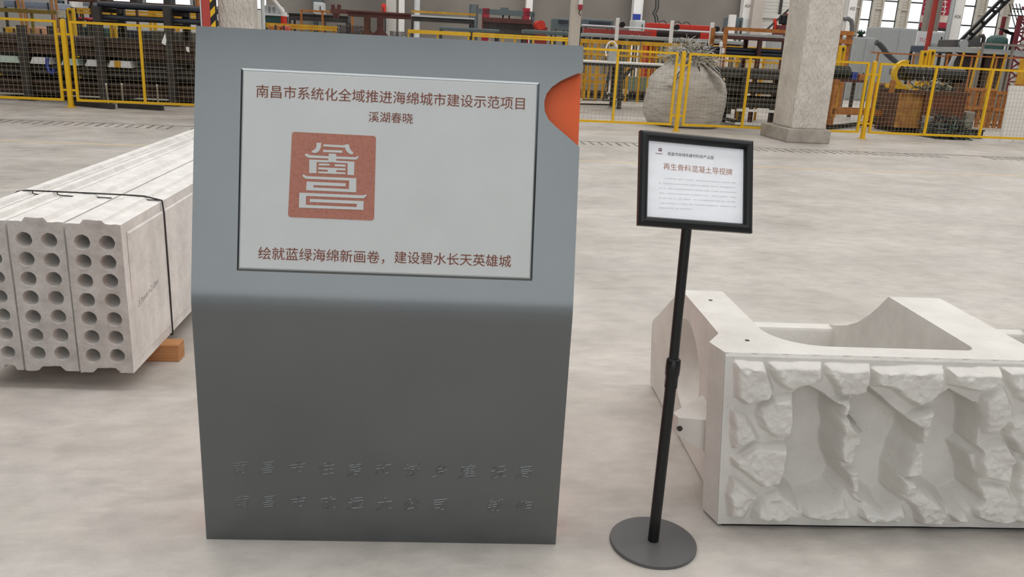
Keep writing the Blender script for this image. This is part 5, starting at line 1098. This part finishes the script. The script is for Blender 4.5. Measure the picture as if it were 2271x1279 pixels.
rail('orange_slat_guard', 'rusty orange slatted guard nearest the leaning white sheet', 'frame', 2208, 2260, (205, 243), 21.2, ORA, (2210, 2224, 2238, 2255), t=.08, group='orange slatted guards at the right')
cab('brown_box', 'dark brown steel box left of the tan plate of the scrap bin', 'box', 1981, 190, 2006, 232, 20.5, .8, mat('dark_brown_steel', (62, 40, 34), .7, var=.15), door=1)
# rusty scrap bin
RN = 18.45; o = hthing('scrap_bin', 'rusty steel scrap bin with a tan plate behind the right fence section', 'bin', at(2070, 240, RN)[0], RN+.4)
a0, a1, a2 = at(2000, 240, RN)[0], at(2053, 240, RN)[0], at(2138, 250, RN)[0]; zt, zb = at(2095, 208, RN)[1], .12
MB().box(a0, RN+.12, zb, a1, RN+.2, at(2030, 208, RN)[1]).build('tan_plate', TAN, o); MB().box(a1-.05, RN, 0, a2, RN+.04, zt).build('front_wall', mat('rust_brown_wall', (112, 62, 40), .8, rgb2=(84, 46, 32), scale=3), o)
MB().box(a2-.04, RN+.04, 0, a2, RN+1, zt).build('side_wall', RUST, o); MB().box(a0, RN+1, 0, a2, RN+1.04, zt).build('rear_wall', RUST, o); MB().box(a0, RN+.2, 0, a0+.04, RN+1, zt-.05).build('side_wall', RUST, o)
MB().box(a0, RN+.1, 0, a1, RN+.9, zb).build('skid', BLK, o); MB().box(a0-.03, RN-.03, zt-.02, a2+.03, RN+.08, zt+.05).build('top_rim', RUST, o); MB().box(a0+.04, RN+.2, zt-.25, a2-.04, RN+1, zt-.2).build('fill_floor', DARK, o)
def scrapheap(label, a, b, z, ra, rb, h, n, mats, seed):
    s_ = MB(); rr = random.Random(seed)
    for k in range(n):
        t = rr.uniform(0, 6.28); u = math.sqrt(rr.random()); p = Vector((a+ra*u*math.cos(t), b+rb*u*math.sin(t), z+h*(1-u*.8)*rr.random()+.02)); d = Vector((rr.uniform(-1, 1), rr.uniform(-1, 1), rr.uniform(-.4, .5))).normalized(); pts = [p]
        for _ in range(3):
            d = (d+Vector((rr.uniform(-.7, .7), rr.uniform(-.7, .7), rr.uniform(-.6, .4)))).normalized(); q = pts[-1]+d*rr.uniform(.06, .2); q.z = max(z+.012, q.z); q.x = min(max(q.x, a-ra), a+ra); q.y = min(max(q.y, b-rb), b+rb); pts.append(q)
        s_.k = rr.randrange(len(mats)); s_.path(pts, rr.uniform(.006, .014), 4)
    hone('scrap_metal', s_, mats, label, 'scrap metal', a, b)['kind'] = 'stuff'
scrapheap('tangled grey scrap strips heaped on the rusty bin', (a1+a2)/2-.05, RN+.55, zt-.18, (a2-a1)/2, .4, .5, 240, [WIRE, DARK, RUST, GRN], 3)
scrapheap('dark tangled scrap lying on the floor in front of the rusty bin', at(2085, 290, 17.9)[0], 17.75, 0, .45, .40, .62, 420, [DARK, BLK, SLATE, GRN], 4)
a, z = at(2078, 275, 17.95); hone('grey_offcut', MB().box(a-.09, 18.3, 0, a+.09, 18.4, z+.1).box(a-.11, 18.28, z+.1, a+.11, 18.42, z+.14), GREY, 'grey offcut standing in the dark scrap before the rusty bin', 'offcut', a, 18.35)
a0, a1, z0, z1 = span(2140, 248, 2161, 288, 18.6); hone('grey_block', MB().box(a0, 18.6, .12, a1, 19.0, z1).box(a0+.05, 18.65, 0, a1-.05, 18.95, .12), mat('rough_grey_block', (146, 138, 128), .85, var=.12), 'rough grey block right beside the rusty bin', 'block', a0, 18.6, bevel=.03)
a0, a1, z0, z1 = span(2157, 288, 2181, 302, 17.9); hone('black_box', MB().box(a0, 17.9, 0, a1, 18.2, .17).box(a0-.02, 17.88, .17, a1+.02, 18.22, .2), BLK, 'small black box on the floor right of the rusty bin', 'box', a0, 17.9, bevel=.01)
g0, g1 = gnd(1836, 287), gnd(2010, 277); mb = MB(); mb.bar((g0[0], g0[1], .05), (g1[0], g1[1]+.3, .12), .09); hone('long_black_bar', mb, BLK, 'long black bar lying on the floor behind the fence right of the column', 'steel bar', g0[0], g0[1])
# leaning white sheet at the right edge
g0 = gnd(2245, 315); b = g0[1]; a0 = at(2226, 280, b)[0]; zt = at(2245, 190, b)[1]
mb = MB(); mb.prism([[(a0, 0), (a0+1.1, 0), (a0+1.1, zt), (a0+.06, zt)]], lambda a, z: (a, b+z*.12, z), lambda a, z: (a, b+.05+z*.12, z)); mb.box(a0+.3, b-.03, 0, a0+.5, b+.08, .06)
hone('white_sheet', mb, WHI, 'large white sheet leaning behind the fence at the right picture edge', 'sheet', a0, b)
for xa, ya, xb, yb, lab in ((2165, 275, 2225, 282, 'dark flat bar on the floor left of the leaning white sheet'), (2180, 250, 2235, 262, 'rusty flat bar on the floor behind the leaning white sheet')):
    g0, g1 = gnd(xa, ya), gnd(xb, yb); mb = MB(); mb.bar((g0[0], g0[1], .03), (g1[0], g1[1], .03), .12, .05); hone('flat_bar', mb, RUST, lab, 'steel bar', g0[0], g0[1], 'flat bars on the floor at the right')
a = at(2268, 180, 21)[0]; o = hthing('yellow_support', 'yellow support post with an orange box at the right picture edge', 'post', a, 21); MB().box(a-.08, 21, 0, a+.08, 21.16, at(2268, 130, 21)[1]).build('post', YELD, o); MB().box(a-.22, 20.9, .9, a+.2, 21, 1.2).build('orange_box', ORA, o)
